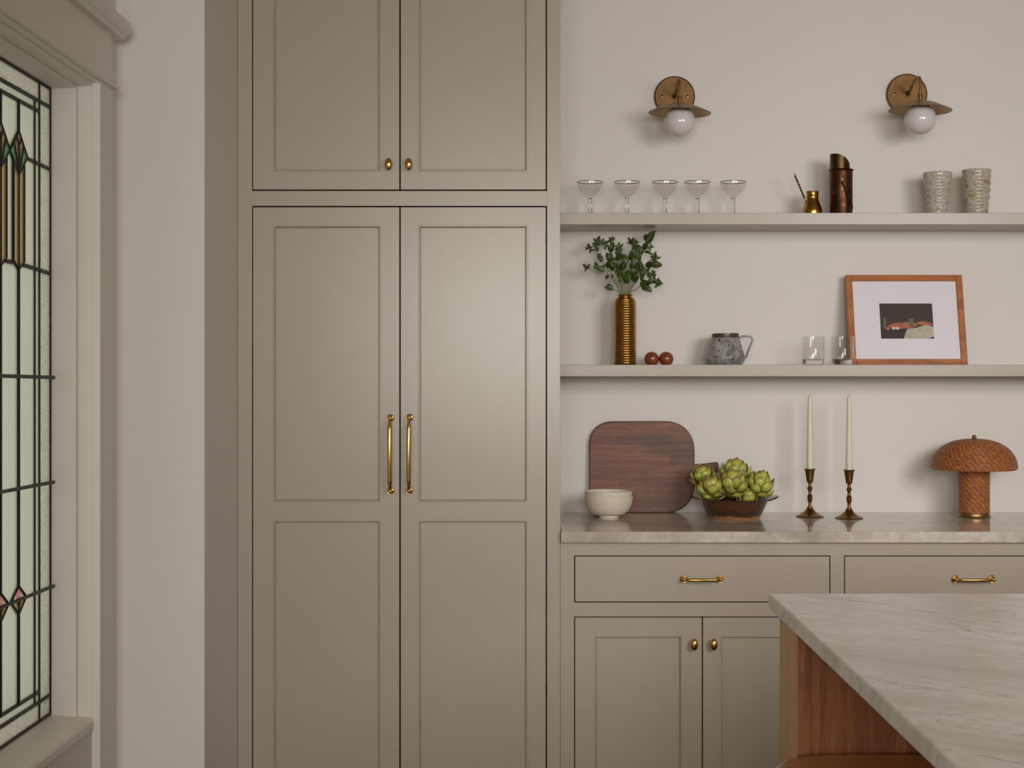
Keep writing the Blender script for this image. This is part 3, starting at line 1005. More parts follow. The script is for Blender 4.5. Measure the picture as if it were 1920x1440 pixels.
# ribbed vase
x = wx(1172, YM); vx = x
vase = thing('ribbed_vase', (x, YM, Z2), 'tall ribbed dark gold metal vase holding leafy sprigs', 'vase')
hv = wz(552.5, YM) - Z2
prof = [(0, 0), (0.0335, 0)]
nr = 27
z0, z1 = 0.003, hv - 0.011
for i in range(nr):
    for j in range(6):
        s = (i + j / 6) / nr
        z = z0 + (z1 - z0) * s
        base = 0.0342
        if s > 0.86:
            k = (s - 0.86) / 0.14
            base = 0.0245 + (0.0342 - 0.0245) * math.sqrt(max(0, 1 - k ** 2.2))
        prof.append((base + 0.00125 * abs(math.sin(PI * j / 6)), z))
prof += [(0.0222, hv - 0.009), (0.0218, hv - 0.006), (0.0245, hv - 0.001), (0.0252, hv), (0.024, hv), (0.0205, hv - 0.005), (0.0205, hv - 0.03), (0, hv - 0.03)]
m = MB(); m.lathe(prof, (x, YM, Z2), 48); m.build('vase_body', M['goldvase'], vase, 30)

# leaf mesh shared by every leaf: along local Z, facing -Y


def leaf_mesh(name, L, W, fold, curl, mat):
    bm = bmesh.new()
    n = 7
    front, back = [], []
    for side, store in ((0.0, front), (0.0007, back)):
        for i in range(n + 1):
            t = i / n
            w = W * math.sin(PI * min(1, t ** 0.75)) ** 0.8 if 0 < t < 1 else 0.0004
            zc = L * t
            yc = curl * math.sin(PI * t * 0.9) - curl * 1.4 * t * t
            row = []
            for s in (-1, -0.5, 0, 0.5, 1):
                row.append(bm.verts.new((s * w, yc - fold * abs(s) * w + side, zc)))
            store.append(row)
    for S_, flip in ((front, 0), (back, 1)):
        for i in range(n):
            for j in range(4):
                q = (S_[i][j], S_[i][j + 1], S_[i + 1][j + 1], S_[i + 1][j])
                bm.faces.new(q if not flip else q[::-1])
    for j in (0, 4):
        for i in range(n):
            bm.faces.new((front[i][j], front[i + 1][j], back[i + 1][j], back[i][j]))
    bmesh.ops.recalc_face_normals(bm, faces=bm.faces)
    for f in bm.faces: f.smooth = True
    me = bpy.data.meshes.new(name)
    bm.to_mesh(me); bm.free()
    me.materials.append(mat)
    return me


LEAF = [leaf_mesh('leaf', 0.040, 0.0125, 0.35, -0.004, M['leaf']), leaf_mesh('leaf', 0.030, 0.0105, 0.45, 0.004, M['leaf']), leaf_mesh('leaf', 0.016, 0.0042, 0.4, 0.002, M['leaf'])]


def orient(dirv, face):
    z = Vector(dirv).normalized()
    y = -(Vector(face) - z * Vector(face).dot(z))
    if y.length < 1e-4: y = Vector((1, 0, 0)).cross(z)
    y.normalize()
    xx = y.cross(z)
    return Matrix((xx, y, z)).transposed().to_4x4()


def sprig(line, leaves, tips, ytip, label):
    """line: stem as picture points; leaves: (px, py, angle from up in degrees clockwise, size); tips: bud clusters"""
    y0 = YM + (ytip - YM) * 0.08
    root = thing('leafy_sprig', (vx, YM, Z2 + hv), label, 'sprig', 'leafy green sprigs in the ribbed vase')
    n = len(line)
    pts = []
    for i, (a, b) in enumerate(line):
        yy = YM + (ytip - YM) * (i / (n - 1)) ** 1.3
        pts.append(Vector((wx(a, yy), yy, wz(b, yy))))
    base = Vector((vx + (pts[0].x - vx) * 0.35, YM + (random.random() - 0.5) * 0.01, Z2 + hv - 0.028))
    full = [base] + pts
    # smooth
    sm = []
    for i in range(len(full) - 1):
        p0, p1, p2, p3 = full[max(i - 1, 0)], full[i], full[i + 1], full[min(i + 2, len(full) - 1)]
        for k in range(5):
            t = k / 5
            sm.append(0.5 * ((2 * p1) + (-p0 + p2) * t + (2 * p0 - 5 * p1 + 4 * p2 - p3) * t * t + (-p0 + 3 * p1 - 3 * p2 + p3) * t ** 3))
    sm.append(full[-1])
    m = MB(); m.tube(sm, [0.0019 - 0.0011 * i / (len(sm) - 1) for i in range(len(sm))], 7)
    m.build('stem', M['stem'], root)
    ro = Vector(root.location)

    def put(a, b, ang, size, yy, kind):
        near = min(sm, key=lambda p: (p.x - wx(a, p.y)) ** 2 + (p.z - wz(b, p.y)) ** 2)
        yv = near.y + random.uniform(-0.012, 0.006)
        p = Vector((wx(a, yv), yv, wz(b, yv)))
        th = math.radians(ang)
        d = Vector((math.sin(th), random.uniform(-0.35, 0.15), math.cos(th)))
        f = Vector((random.uniform(-0.7, 0.7), -1, random.uniform(-0.2, 0.9)))
        o = bpy.data.objects.new('leaf', LEAF[kind])
        COL.objects.link(o); o.parent = root
        o.matrix_local = Matrix.Translation(p - ro) @ orient(d, f) @ Matrix.Scale(size, 4)
    for a, b, ang, size in leaves:
        put(a, b, ang, size, ytip, 0 if size >= 0.75 else 1)
    for a, b, cnt in tips:
        for k in range(cnt):
            put(a + random.uniform(-2, 2), b + random.uniform(-2, 2), 360 * k / cnt + random.uniform(-25, 25), random.uniform(0.75, 1.15), ytip, 2)
    return root


R_ = random.uniform
sprig([(1164, 549), (1149, 525), (1134, 508), (1118, 499), (1101, 500)], [(1134, 508, -70, .8), (1122, 499, 250, .7), (1120, 500, -30, .6), (1140, 515, 200, .6), (1126, 503, 60, .6)], [(1100, 500, 6)], 4.80, 'leafy sprig reaching lowest and farthest left of the vase')
sprig([(1165, 549), (1150, 520), (1136, 499), (1123, 482), (1116, 462), (1112, 454)], [(1128, 492, -25, .8), (1122, 486, 20, .7), (1120, 472, -10, .7), (1118, 462, -40, .6), (1138, 503, 30, .8), (1150, 522, -30, .6)], [(1105, 466, 6), (1118, 452, 6), (1126, 453, 6)], 4.84, 'leafy sprig leaning left with pointed tips near the upper shelf')
sprig([(1168, 549), (1158, 520), (1147, 495), (1143, 475), (1147, 455)], [(1142, 492, 10, .85), (1143, 473, 25, .85), (1150, 508, -40, .8), (1155, 510, 50, .8), (1140, 484, -20, .7)], [(1135, 458, 6), (1147, 453, 6)], 4.86, 'upright leafy sprig left of the middle with a long tip')
sprig([(1169, 549), (1163, 522), (1158, 500), (1158, 480), (1160, 464)], [(1153, 488, 65, 1.0), (1157, 480, 20, .85), (1158, 500, -60, .8), (1160, 505, 40, .9), (1155, 488, -70, .6)], [(1160, 464, 7)], 4.78, 'broad leaved sprig bending just left of the vase mouth')
sprig([(1172, 549), (1168, 520), (1168, 505), (1170, 487)], [(1168, 507, 20, .85), (1167, 515, -40, .9), (1170, 520, 50, .9), (1171, 496, 10, .8), (1166, 530, -20, .95), (1172, 532, 25, 1.0)], [(1170, 487, 5)], 4.77, 'short leafy sprig standing straight above the vase mouth')
sprig([(1175, 549), (1180, 520), (1185, 495), (1188, 470), (1189, 455)], [(1183, 505, 15, 1.0), (1188, 490, -15, .95), (1186, 485, 40, 1.0), (1190, 470, 70, .7), (1187, 470, 5, .9), (1178, 530, -25, .95), (1182, 525, 40, .95)], [(1182, 452, 7), (1189, 456, 4)], 4.84, 'leafy sprig right of the middle with a ringed tip')
sprig([(1177, 549), (1188, 518), (1199, 489), (1208, 466), (1218, 446)], [(1199, 492, -25, .9), (1203, 478, -20, .9), (1207, 470, 30, .9), (1212, 457, 40, .95), (1216, 452, 30, 1.0), (1197, 510, 10, 1.0), (1208, 472, 100, .7)], [(1212, 445, 5), (1220, 462, 4)], 4.86, 'tallest leafy sprig, touching the line of the upper shelf')
sprig([(1179, 549), (1192, 522), (1203, 504), (1216, 490), (1226, 484)], [(1210, 499, 80, .9), (1222, 498, 85, .9), (1200, 508, -20, .8), (1214, 496, 110, .8)], [(1225, 478, 7), (1228, 486, 6)], 4.80, 'leafy sprig spreading right with a dense bud cluster')
sprig([(1180, 549), (1191, 530), (1203, 516), (1213, 510), (1222, 514)], [(1200, 519, 45, .8), (1212, 513, 110, .7), (1204, 515, 20, .7), (1190, 532, 20, .8)], [(1212, 507, 7), (1223, 515, 6)], 4.77, 'leafy sprig with pale tips low on the right side')
sprig([(1181, 549), (1192, 543), (1204, 534), (1218, 527), (1232, 531)], [(1199, 537, 70, 1.05), (1203, 536, 120, 1.0), (1214, 528, 80, .8), (1225, 529, 100, .8), (1203, 528, 10, .7)], [(1233, 531, 5)], 4.75, 'leafy sprig drooping lowest on the right of the vase')
sprig([(1163, 550), (1152, 543), (1142, 537)], [(1151, 542, -75, .8), (1146, 538, -60, .6)], [], 4.80, 'short sprig with one leaf just above the vase shoulder')

# two round wooden balls


def ball(px, label):
    x = wx(px, YM)
    prof = []
    r = 0.0232
    for i in range(19):
        a = -PI / 2 + PI * i / 18
        z = r * math.sin(a)
        prof.append((r * math.cos(a), z))
    cut = -r * 0.86
    prof = [(0, cut), (math.sqrt(r * r - cut * cut), cut)] + [p for p in prof if p[1] > cut + 0.001]
    prof[-1] = (0, r)
    prof = [(a, b - cut) for a, b in prof]
    m = MB(); m.lathe(prof, (x, YM, Z2), 36)
    o = m.build('wooden_ball', M['ball'], None, 40, origin=(x, YM, Z2))
    tag(o, label, 'ball', 'round wooden balls beside the vase')


ball(1222, 'polished brown wooden ball nearer the ribbed vase')
ball(1249, 'polished brown wooden ball nearer the grey jug')

# mottled grey jug
x = wx(1360, YM)
gj = thing('ceramic_jug', (x, YM, Z2), 'squat mottled grey stoneware jug with an angular handle', 'jug')
hj = wz(625.5, YM) - Z2
out = [(0, 0), (0.0505, 0), (0.0525, 0.003), (0.0585, 0.011), (0.0628, 0.0195), (0.0630, 0.0235), (0.0608, 0.030), (0.0565, 0.042), (0.0515, 0.062), (0.0465, 0.078), (0.0438, 0.086)]
m = MB(); m.lathe(out + [(0.0425, 0.0868)], (x, YM, Z2), 56, rfun=lambda r_, z_, a, k: (r_ * (1 + 0.008 * math.sin(3 * a + 1)), z_)); m.build('jug_body', M['jug'], gj, 50)
m = MB(); m.lathe([(0.0425, 0.0862), (0.0425, 0.0885), (0.0432, 0.091), (0.0425, hj), (0.041, hj + 0.0005), (0.0395, hj - 0.002), (0.040, 0.084), (0.054, 0.03), (0.045, 0.006), (0, 0.005)], (x, YM, Z2), 56, rfun=lambda r_, z_, a, k: (r_, z_ + (0.0009 * math.cos(a) if z_ > 0.09 else 0))); m.build('rim', M['jugrim'], gj, 50)
hp = [(1386, 636), (1388, 632), (1392, 630.8), (1400, 630), (1407, 631), (1410.5, 634.5), (1411, 638), (1408, 646), (1404, 655), (1401.5, 662), (1400, 668), (1394, 674)]
m = MB(); m.tube([(wx(a, YM), YM, wz(b, YM)) for a, b in hp], 0.0045, 10, flat=(0.75, 1.3)); m.build('handle', M['jug'], gj)


# glass tumblers
def tumbler(px, yy, label):
    x = wx(px, yy)
    h = wz(630.5, yy) - Z2
    r = 0.0352
    n = 96
    def rf(r_, z_, a, k):
        return (r_ * (1 + (0.0012 * math.cos(24 * a) if (r_ > 0.03 and z_ < h - 0.006) else 0)), z_)
    root = thing('glass_tumbler', (x, yy, Z2), label, 'glass', 'clear tumblers by the picture')
    m = MB()
    m.lathe([(0, 0.0168), (r - 0.006, 0.0185), (r - 0.0024, 0.026), (r - 0.0018, h - 0.0008), (r - 0.0008, h), (r, h - 0.001), (r, 0.024), (r * 0.992, 0.0185)], (x, yy, Z2), n, rfun=rf)
    m.build('tumbler_wall', M['thin'], root, 40)
    m = MB()
    m.lathe([(0, 0.001), (r * 0.84, 0.0), (r * 0.9, 0.002), (r * 0.93, 0.012), (r * 0.985, 0.0178), (r - 0.006, 0.0178), (0, 0.0160)], (x, yy, Z2), n)
    m.build('tumbler_base', M['glass'], root, 40)


tumbler(1524.5, 4.775, 'clear ribbed tumbler standing clear of the picture frame')
tumbler(1579.5, 4.765, 'clear ribbed tumbler overlapping the corner of the picture frame')

# leaning picture
fw, fh, ft = 0.375, 0.300, 0.020
lean = math.atan2(0.072, 0.30)
pic = thing('picture_frame', (wx(1704.5, 4.815), 4.8135, Z2), 'orange wood picture frame with a wide white mat, leaning on the wall', 'picture')
bw = 0.0205
m = MB()
for (a0, a1, b0, b1) in ((-fw / 2, -fw / 2 + bw, 0, fh), (fw / 2 - bw, fw / 2, 0, fh)):
    m.box(a0, a1, 0, ft, b0, b1, 0.0012, 1)
m.box(-fw / 2 + bw, fw / 2 - bw, 0, ft, fh - bw, fh, 0.0012, 1); m.box(-fw / 2 + bw, fw / 2 - bw, 0, ft, 0, bw, 0.0012, 1)
fo = m.build('frame_moulding', M['frame'], None); fo.parent = pic
# mat with a window, and a fine pressed line around it
wx0, wx1, wz0, wz1 = -0.083, 0.0865, 0.0885, 0.2055
m = MB()
I0, I1, J0, J1 = -fw / 2 + bw - 0.003, fw / 2 - bw + 0.003, bw - 0.003, fh - bw + 0.003
yf = 0.006
for (a0, a1, b0, b1) in ((I0, wx0, J0, J1), (wx1, I1, J0, J1), (wx0, wx1, J0, wz0), (wx0, wx1, wz1, J1)):
    m.box(a0, a1, yf, yf + 0.002, b0, b1)
for (a0, a1, b0, b1) in ((wx0 - 0.036, wx1 + 0.036, wz1 + 0.036, wz1 + 0.0368), (wx0 - 0.036, wx1 + 0.036, wz0 - 0.0368, wz0 - 0.036), (wx0 - 0.0368, wx0 - 0.036, wz0 - 0.036, wz1 + 0.036), (wx1 + 0.036, wx1 + 0.0368, wz0 - 0.036, wz1 + 0.036)):
    m.box(a0, a1, yf - 0.0004, yf + 0.001, b0, b1)
mo = m.build('mat_board', M['matboard'], None); mo.parent = pic
PM = [plain('print_ground', (58, 46, 38), 0.6, var=0.12, vscale=14), plain('print_table', (50, 40, 36), 0.6), plain('print_coral', (176, 98, 66), 0.6, var=0.22, vscale=60),
      plain('print_cloth', (186, 178, 156), 0.6, var=0.16, vscale=50), plain('print_cream', (214, 200, 178), 0.6), plain('print_green', (96, 96, 82), 0.6, var=0.2, vscale=60)]
m = MB()
m.box(wx0 - 0.004, wx1 + 0.004, yf + 0.002, yf + 0.003, wz0 - 0.004, wz1 + 0.004, mi=0)


def blob(cx, cz, rx, rz, mi, lay, a0=0, pw=1.0):
    pts = []
    for i in range(24):
        a = 2 * PI * i / 24
        pts.append((cx + rx * math.cos(a), cz + rz * math.copysign(abs(math.sin(a)) ** pw, math.sin(a)) + a0 * rx * math.cos(a)))
    m.prism(pts, 'Y', yf + 0.002 - 0.0003 * lay, yf + 0.0021, mi=mi)


m.prism([(wx0, wz0), (wx1, wz0), (wx1, wz0 + 0.042), (wx0, wz0 + 0.034)], 'Y', yf + 0.0017, yf + 0.0021, mi=1)
cx_ = (wx0 + wx1) / 2
blob(cx_ - 0.012, wz0 + 0.044, 0.048, 0.0105, 2, 2, 0.06)
blob(cx_ + 0.058, wz0 + 0.05, 0.024, 0.007, 2, 2, -0.12)
m.prism([(cx_ - 0.012, wz0), (cx_ - 0.004, wz0 + 0.024), (cx_ + 0.004, wz0 + 0.034), (cx_ + 0.028, wz0 + 0.036), (cx_ + 0.062, wz0 + 0.046), (wx1, wz0 + 0.04), (wx1, wz0 + 0.008), (cx_ + 0.066, wz0)], 'Y', yf + 0.0011, yf + 0.0021, mi=3)
for a in (-0.042, -0.030): blob(cx_ + a, wz0 + 0.035, 0.0058, 0.005, 4, 4)
blob(cx_ - 0.062, wz0 + 0.034, 0.007, 0.005, 2, 4)
m.prism([(cx_ + 0.008, wz0 + 0.042), (cx_ + 0.022, wz0 + 0.042), (cx_ + 0.024, wz0 + 0.068), (cx_ + 0.006, wz0 + 0.068)], 'Y', yf + 0.0008, yf + 0.0021, mi=5)
m.prism([(cx_ - 0.075, wz0 + 0.034), (cx_ - 0.065, wz0 + 0.034), (cx_ - 0.066, wz0 + 0.066), (cx_ - 0.070, wz0 + 0.072), (cx_ - 0.074, wz0 + 0.066)], 'Y', yf + 0.0008, yf + 0.0021, mi=5)
po = m.build('print', PM, None); po.parent = mo
po['label'] = 'small dark still life print'
bo = MB().box(I0, I1, 0.0095, 0.016, J0, J1).build('backing_board', M['walnut'], None); bo.parent = pic
pic.rotation_euler = (-lean, 0, 0)

# ================================================================== ON THE WORKTOP
# chopping board leaning on the wall
yb = 4.893
bc = thing('chopping_board', (wx(1204, yb), yb, WT), 'large dark walnut chopping board with rounded corners leaning on the wall', 'board')
bwid, bh, rc = 0.3415, 0.297, 0.098
pts = []
for (cx_, cz_, a0) in ((bwid / 2 - rc, rc, -PI / 2), (bwid / 2 - rc, bh - rc, 0), (-bwid / 2 + rc * 0.82, bh - rc * 0.82, PI / 2), (-bwid / 2 + rc * 0.72, rc * 0.72, PI)):
    rr = {0: rc, 1: rc}.get(0 if cx_ > 0 else 2, rc * (0.82 if cz_ > 0.15 else 0.72))
    for i in range(13):
        a = a0 + PI / 2 * i / 12
        pts.append((cx_ + rr * math.copysign(abs(math.cos(a)) ** 0.9, math.cos(a)), cz_ + rr * math.copysign(abs(math.sin(a)) ** 0.9, math.sin(a))))
m = MB(); m.prism(pts, 'Y', 0, 0.018, 0.004, 3)
o = m.build('board_body', M['walnut'], None); o.parent = bc
hp = [(bwid / 2 - 0.008, 0.124), (bwid / 2 + 0.040, 0.1265), (bwid / 2 + 0.069, 0.1275), (bwid / 2 + 0.0755, 0.131), (bwid / 2 + 0.0775, 0.137), (bwid / 2 + 0.0775, 0.158), (bwid / 2 + 0.0745, 0.1632), (bwid / 2 + 0.069, 0.1645), (bwid / 2 + 0.03, 0.1595), (bwid / 2 - 0.008, 0.157)]
m = MB(); m.prism(hp, 'Y', 0.001, 0.017, 0.004, 2)
o = m.build('board_handle', M['walnut'], None); o.parent = bc
bc.rotation_euler = (-math.atan2(0.0165, bh), 0, 0)


# two stacked bowls
def bowl_thing(px, yy, zb, r, h, label):
    x = wx(px, yy)
    foot = 0.031
    out = [(0, 0), (foot - 0.001, 0), (foot, 0.001), (foot - 0.001, 0.006), (foot + 0.002, 0.0075)]
    for i in range(1, 15):
        t = i / 14
        a = t * PI / 2
        out.append((foot + 0.002 + (r - foot - 0.002) * math.sin(a) ** 0.85, 0.0075 + (h - 0.0075) * (1 - math.cos(a)) ** 0.92))
    inn = [(r - 0.0015, h + 0.0012)] + [(max(0, q[0] - 0.0042), q[1] + (0.001 if k > 3 else 0.003)) for k, q in reversed(list(enumerate(out)))][1:-5] + [(0, 0.011)]
    m = MB(); m.lathe(out + inn, (x, yy, zb), 56, rfun=lambda r_, z_, a, k: (r_ * (1 + 0.004 * math.sin(2 * a)), z_))
    o = m.build('stoneware_bowl', M['bowl'], None, 40, origin=(x, yy, zb))
    tag(o, label, 'bowl', 'stacked cream bowls by the chopping board')


yb_ = 4.737
bowl_thing(1141.5, yb_, WT, 0.0755, 0.0655, 'cream stoneware bowl at the bottom of the stack of two')
bowl_thing(1141.0, yb_, WT + 0.0165, 0.0745, 0.0655, 'cream stoneware bowl nested on top of the stack of two')

# glazed dish with two lug handles
yd = 4.735
x = wx(1376.5, yd); dishx = x
dish = thing('serving_dish', (x, yd, WT), 'brown glazed dish with two lug handles, piled with artichokes', 'dish')
rb, rt, hd = 0.080, 0.1085, 0.0585
m = MB(); m.lathe([(0, 0.0), (rb - 0.002, 0), (rb, 0.002), (rb + 0.003, 0.006), (rt - 0.004, hd - 0.006), (rt, hd), (rt - 0.001, hd + 0.0015), (rt - 0.004, hd), (rt - 0.010, hd - 0.008), (rb - 0.004, 0.007), (0, 0.006)], (x, yd, WT), 72)
o = m.build('dish_body', M['dish'], dish, 40)
for s in (-1, 1):
    m = MB()
    pts = []
    for i in range(15):
        a = -PI / 2 + PI * i / 14
        pts.append((x + s * (rt - 0.006 + 0.0365 * math.cos(a) ** 0.8), yd + 0.036 * math.sin(a)))
    hz = WT + hd
    t = bmesh.new()
    A = [t.verts.new((p[0], p[1], hz - 0.006 + 0.010 * min(1, abs(p[0] - x - s * (rt - 0.006)) / 0.03))) for p in pts]
    B = [t.verts.new((p[0], p[1], v.co.z + 0.0055)) for p, v in zip(pts, A)]
    t.faces.new(A); t.faces.new(B)
    for i in range(len(A)):
        j = (i + 1) % len(A)
        t.faces.new((A[i], A[j], B[j], B[i]))
    bmesh.ops.recalc_face_normals(t, faces=t.faces)
    m.add(t); m.build('lug_handle', M['dish'], dish)

# artichokes


def bract_mesh(name, L, W, cup_, curl, tipw):
    """scale-like bract, along local Z, outer face towards -Y"""
    bm = bmesh.new()
    n = 5
    rowsF, rowsB = [], []
    for thick, store in ((0.0, rowsF), (1.0, rowsB)):
        for i in range(n + 1):
            t = i / n
            w = W * (0.62 + 0.38 * math.sin(PI * min(1, t * 1.15)) if t < 0.45 else (math.cos((t - 0.45) / 0.55 * PI / 2) ** 0.62) * 1.0)
            if t == 1: w = W * tipw
            zc = L * t
            yc = -curl * math.sin(PI * t * 0.8) + curl * 1.1 * t * t
            row = []
            for s in (-1, -0.55, 0, 0.55, 1):
                th = 0.0022 * (1 - 0.55 * t) * (1 - 0.6 * abs(s)) * thick
                row.append(bm.verts.new((s * w, yc + cup_ * s * s * w + th, zc)))
            store.append(row)
    for S_, flip in ((rowsF, 0), (rowsB, 1)):
        for i in range(n):
            for j in range(4):
                q = (S_[i][j], S_[i][j + 1], S_[i + 1][j + 1], S_[i + 1][j])
                bm.faces.new(q if not flip else q[::-1])
    for j in (0, 4):
        for i in range(n):
            bm.faces.new((rowsF[i][j], rowsF[i + 1][j], rowsB[i + 1][j], rowsB[i][j]))
    for i in (0, n):
        for j in range(4):
            bm.faces.new((rowsF[i][j], rowsF[i][j + 1], rowsB[i][j + 1], rowsB[i][j]))
    bmesh.ops.recalc_face_normals(bm, faces=bm.faces)
    for f in bm.faces: f.smooth = True
    me = bpy.data.meshes.new(name)
    bm.to_mesh(me); bm.free()
    me.materials.append(M['bract'])
    return me


BR = [bract_mesh('bract', 0.036, 0.0155, 0.42, 0.006, 0.12), bract_mesh('bract', 0.040, 0.0165, 0.5, 0.008, 0.08), bract_mesh('bract', 0.034, 0.012, 0.55, 0.005, 0.05)]


def artichoke(px, py, yy, rad, tilt, label, seed, n=34, flare=0.62):
    """px, py: middle of the head in the picture"""
    rnd = random.Random(seed)
    c = Vector((wx(px, yy), yy, wz(py, yy)))
    root = thing('artichoke', c, label, 'artichoke', 'green artichokes piled in the brown dish')
    m = MB(); t = bmesh.new(); bmesh.ops.create_uvsphere(t, u_segments=16, v_segments=10, radius=1, matrix=Matrix.Translation(c) @ Matrix.Diagonal((rad * 0.72, rad * 0.72, rad * 0.82, 1)))
    m.add(t); core = m.build('heart', M['mulch'], root)
    k = rad / 0.042
    for i in range(n):
        t_ = i / (n - 1)
        az = i * 2.39996 + rnd.uniform(-0.15, 0.15)
        lat = math.radians(-52 + 118 * t_ ** 0.92)
        rr = rad * 0.70
        p = Vector((rr * math.cos(lat) * math.cos(az), rr * math.cos(lat) * math.sin(az), rad * 0.80 * math.sin(lat) - 0.004 * k))
        radial = Vector((math.cos(az), math.sin(az), 0))
        mer = Vector((-math.sin(lat) * math.cos(az), -math.sin(lat) * math.sin(az), math.cos(lat)))
        fl = flare * (1 - t_) ** 1.2 + rnd.uniform(-0.06, 0.1)
        d = (mer + radial * fl + Vector((0, 0, 0.35 * t_))).normalized()
        kind = 0 if t_ < 0.25 else (1 if t_ < 0.7 else 2)
        ob = bpy.data.objects.new('bract', BR[kind])
        COL.objects.link(ob); ob.parent = root
        sc = k * rnd.uniform(0.98, 1.2) * (0.92 if t_ < 0.2 else 1.0) * (1 - 0.25 * max(0, t_ - 0.7) / 0.3)
        ob.matrix_local = Matrix.Translation(p) @ orient(d, p.normalized() + radial * 0.3) @ Matrix.Scale(sc, 4)
    root.rotation_euler = tilt
    return root


artichoke(1374, 913, 4.690, 0.0450, (0.18, 0.05, 0.3), 'largest artichoke at the front middle of the dish', 11)
artichoke(1333, 920, 4.702, 0.0405, (0.15, -0.18, 1.0), 'artichoke at the front left, hanging over the dish rim', 12)
artichoke(1317, 898, 4.770, 0.0385, (-0.1, -0.3, 2.0), 'artichoke behind left, in front of the board handle', 13)
artichoke(1378, 892, 4.775, 0.0450, (-0.05, 0.08, 0.8), 'topmost artichoke at the back of the pile', 14)
artichoke(1422, 914, 4.715, 0.0425, (0.12, 0.22, 0.1), 'artichoke at the right end of the dish', 15)
artichoke(1401, 938, 4.690, 0.0300, (0.5, 0.1, 0.5), 'small half hidden artichoke at the front right rim', 16, 30)


# candlesticks
def candlestick(px, yy, label):
    x = wx(px, yy)
    root = thing('candlestick', (x, yy, WT), label, 'candlestick', 'turned brass candlesticks on the worktop')
    m = MB()
    m.lathe([(0, 0), (0.042, 0), (0.0435, 0.0015), (0.0425, 0.003), (0.036, 0.005), (0.026, 0.0105), (0.017, 0.0175), (0.0115, 0.024), (0.0092, 0.028), (0.0092, 0.030), (0.006, 0.0325)], (x, yy, WT), 48)
    m.build('foot', M['darkbrass'], root)
    m = MB()
    m.lathe([(0.0055, 0.0325), (0.0047, 0.040), (0.0058, 0.048), (0.0085, 0.0535), (0.0072, 0.0555), (0.0092, 0.0572), (0.007, 0.0592), (0.0092, 0.0615), (0.0072, 0.0632), (0.0092, 0.0655), (0.006, 0.0685), (0.0045, 0.075), (0.0055, 0.083), (0.0088, 0.0885), (0.0088, 0.0905), (0.0055, 0.095), (0.0048, 0.101), (0.006, 0.1075)], (x, yy, WT), 36)
    m.build('turned_stem', M['darkbrass'], root)
    m = MB()
    m.lathe([(0.006, 0.1065), (0.0108, 0.110), (0.0112, 0.112), (0.0102, 0.1135), (0.0125, 0.128), (0.0150, 0.146), (0.0182, 0.1488), (0.0184, 0.150), (0.0178, 0.1508), (0.0128, 0.1495), (0.0118, 0.127), (0, 0.1265)], (x, yy, WT), 36)
    m.build('cup', M['darkbrass'], root)
    return root


def taper(px, yy, dz, bent, label):
    x = wx(px, yy)
    z0 = WT + 0.127
    L = 0.2555 + dz
    root = thing('taper_candle', (x, yy, z0), label, 'candle', 'ivory taper candles in the candlesticks')
    prof = [(0, 0), (0.0108, 0)]
    for i in range(12):
        t = i / 11
        prof.append((0.0110 - 0.0046 * t ** 1.1, 0.003 + (L - 0.012) * t))
    prof += [(0.0050, L - 0.004), (0.0028, L), (0, L + 0.0008)]
    m = MB(); m.lathe(prof, (x, yy, z0), 28); m.build('candle_body', M['candle'], root)
    m = MB()
    if bent: m.tube([(x, yy, z0 + L - 0.001), (x, yy, z0 + L + 0.003), (x - 0.0035, yy, z0 + L + 0.0052), (x - 0.006, yy, z0 + L + 0.004)], 0.0011, 6)
    else: m.tube([(x, yy, z0 + L - 0.001), (x + 0.0003, yy, z0 + L + 0.004)], 0.0011, 6)
    m.build('wick', M['wick'], root)


candlestick(1518.5, 4.760, 'turned brass candlestick on the left, farther from the lamp')
candlestick(1592, 4.708, 'turned brass candlestick on the right, nearer the lamp')
taper(1518.5, 4.760, 0.0, False, 'ivory taper candle with a straight wick in the left candlestick')
taper(1592, 4.708, -0.001, True, 'ivory taper candle with a bent wick in the right candlestick')

# rattan mushroom lamp
yl = 4.752
x = wx(1826.5, yl)
lamp = thing('mushroom_lamp', (x, yl, WT), 'woven rattan mushroom table lamp with a brass base', 'lamp')
m = MB(); m.lathe([(0, 0), (0.0495, 0), (0.051, 0.002), (0.0495, 0.004), (0.0475, 0.0045), (0.0475, 0.013), (0.046, 0.0145), (0, 0.0145)], (x, yl, WT), 56); m.build('lamp_base', M['agedbrass'], lamp)


def weave(rows_, ncross, amp):
    def rf(r_, z_, a, k):
        row = k / 4
        w = amp * abs(math.sin(PI * row))
        s = 0.5 + 0.5 * math.cos(ncross * a + int(row) * 2.2)
        return (r_ + w * (0.55 + 0.75 * s), z_)
    return rf


hc0, hc1 = 0.0145, wz(876, yl) - WT + 0.01
nrow = 25
m = MB(); m.lathe([(0.0462, hc0 + (hc1 - hc0) * i / (nrow * 4)) for i in range(nrow * 4 + 1)], (x, yl, WT), 120, rfun=weave(nrow, 22, 0.0019)); m.build('lamp_column', M['rattan'], lamp, 60)
zs0, zs1 = wz(878, yl), wz(822.5, yl)
Rs = 0.1305
prof = []
nrow = 34
for i in range(nrow * 4 + 1):
    t = i / (nrow * 4)
    a = t * PI / 2 * 0.985
    prof.append((max(0.004, Rs * math.cos(a) ** 0.86), zs0 + (zs1 - zs0) * math.sin(a) ** 0.92))
m = MB()
m.lathe([(Rs - 0.004, zs0 + 0.004), (Rs - 0.002, zs0 - 0.0015)], (x, yl, 0), 140)
m.lathe([(p[0], p[1]) for p in prof], (x, yl, 0), 160, rfun=weave(nrow, 34, 0.0018))
inn = [(max(0.004, p[0] - 0.004), p[1] - 0.0035) for p in prof[::6]]
m.lathe([(Rs - 0.002, zs0 - 0.0015)] + inn, (x, yl, 0), 80)
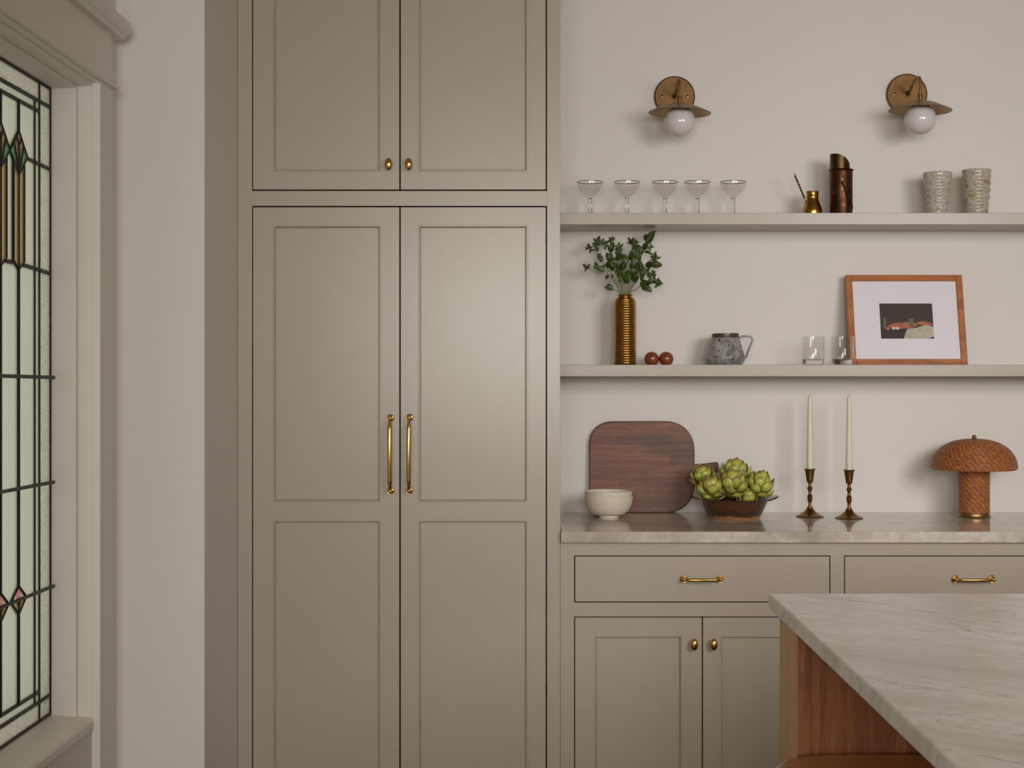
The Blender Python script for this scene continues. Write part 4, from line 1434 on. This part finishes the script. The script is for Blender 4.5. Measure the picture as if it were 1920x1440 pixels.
m.build('lamp_shade', M['rattan_shade'], lamp, 60)
m = MB(); t = bmesh.new(); bmesh.ops.create_uvsphere(t, u_segments=20, v_segments=14, radius=0.0072, matrix=Matrix.Translation((x, yl, zs1 + 0.0045))); m.add(t); m.build('finial', M['agedbrass'], lamp)

# ================================================================== ISLAND
isx0, isy1 = 0.4715, 3.042
isl = thing('kitchen_island', (1.05, 2.0, 0), 'oak kitchen island base in the right foreground with a recessed shaded panel', 'island')
ex0 = 0.489
m = MB()
m.box(ex0, 1.62, 2.83, 3.0, 0.0, WT - 0.032)
m.build('end_panel', M['oak_lit'], isl)
m = MB(); m.box(ex0, ex0 + 0.022, 2.806, 2.8305, 0.0, WT - 0.032); m.box(ex0 - 0.0006, ex0 - 0.0001, 2.806, 3.0, 0.0, WT - 0.032); m.build('corner_stile', M['oak_lit'], isl)  # thin paler skin puts window light on the left face
m = MB(); m.box(ex0 + 0.0005, ex0 + 0.024, 2.8052, 2.83, 0.0, WT - 0.0325); m.build('face_stile', M['oak_shaded'], isl)
m = MB(); m.box(ex0 + 0.0255, 1.0, 2.811, 2.83, 0.0, WT - 0.0325); m.build('recessed_panel', M['oak_shaded'], isl)
m = MB(); m.box(0.98, 1.62, 0.98, 2.8085, 0.0, WT - 0.032, 0.002); m.build('island_body', M['oak_shaded'], isl)
m = MB(); m.box(isx0, 1.75, 0.9, isy1, WT - 0.030, WT, 0.0045, 3)
tag(m.build('island_worktop', M['marble_island'], None), 'thick pale veined stone slab on top of the oak island, foreground right', 'worktop')

# stool tucked under the slab
sx, sy, sz = 0.640, 2.585, 0.6635
st = thing('counter_stool', (sx, sy, 0), 'warm brown wooden stool tucked under the island overhang', 'stool')
m = MB()
pts = []
for i in range(48):
    a = 2 * PI * i / 48
    c_, s_ = math.cos(a), math.sin(a)
    pts.append((sx + 0.218 * math.copysign(abs(c_) ** 0.55, c_), sy + 0.192 * math.copysign(abs(s_) ** 0.55, s_)))
m.prism(pts, 'Z', sz - 0.032, sz, 0.010, 4)
m.build('seat', M['seat'], st, 40)
for a in (-1, 1):
    for b in (-1, 1):
        m = MB(); m.tube([(sx + a * 0.14, sy + b * 0.12, sz - 0.03), (sx + a * 0.185, sy + b * 0.165, 0.0)], [0.019, 0.014], 14); m.build('leg', M['seat'], st)
for b in (-1, 1):
    m = MB(); m.tube([(sx - 0.168, sy + b * 0.148, 0.25), (sx + 0.168, sy + b * 0.148, 0.25)], 0.009, 10); m.build('stretcher', M['seat'], st)
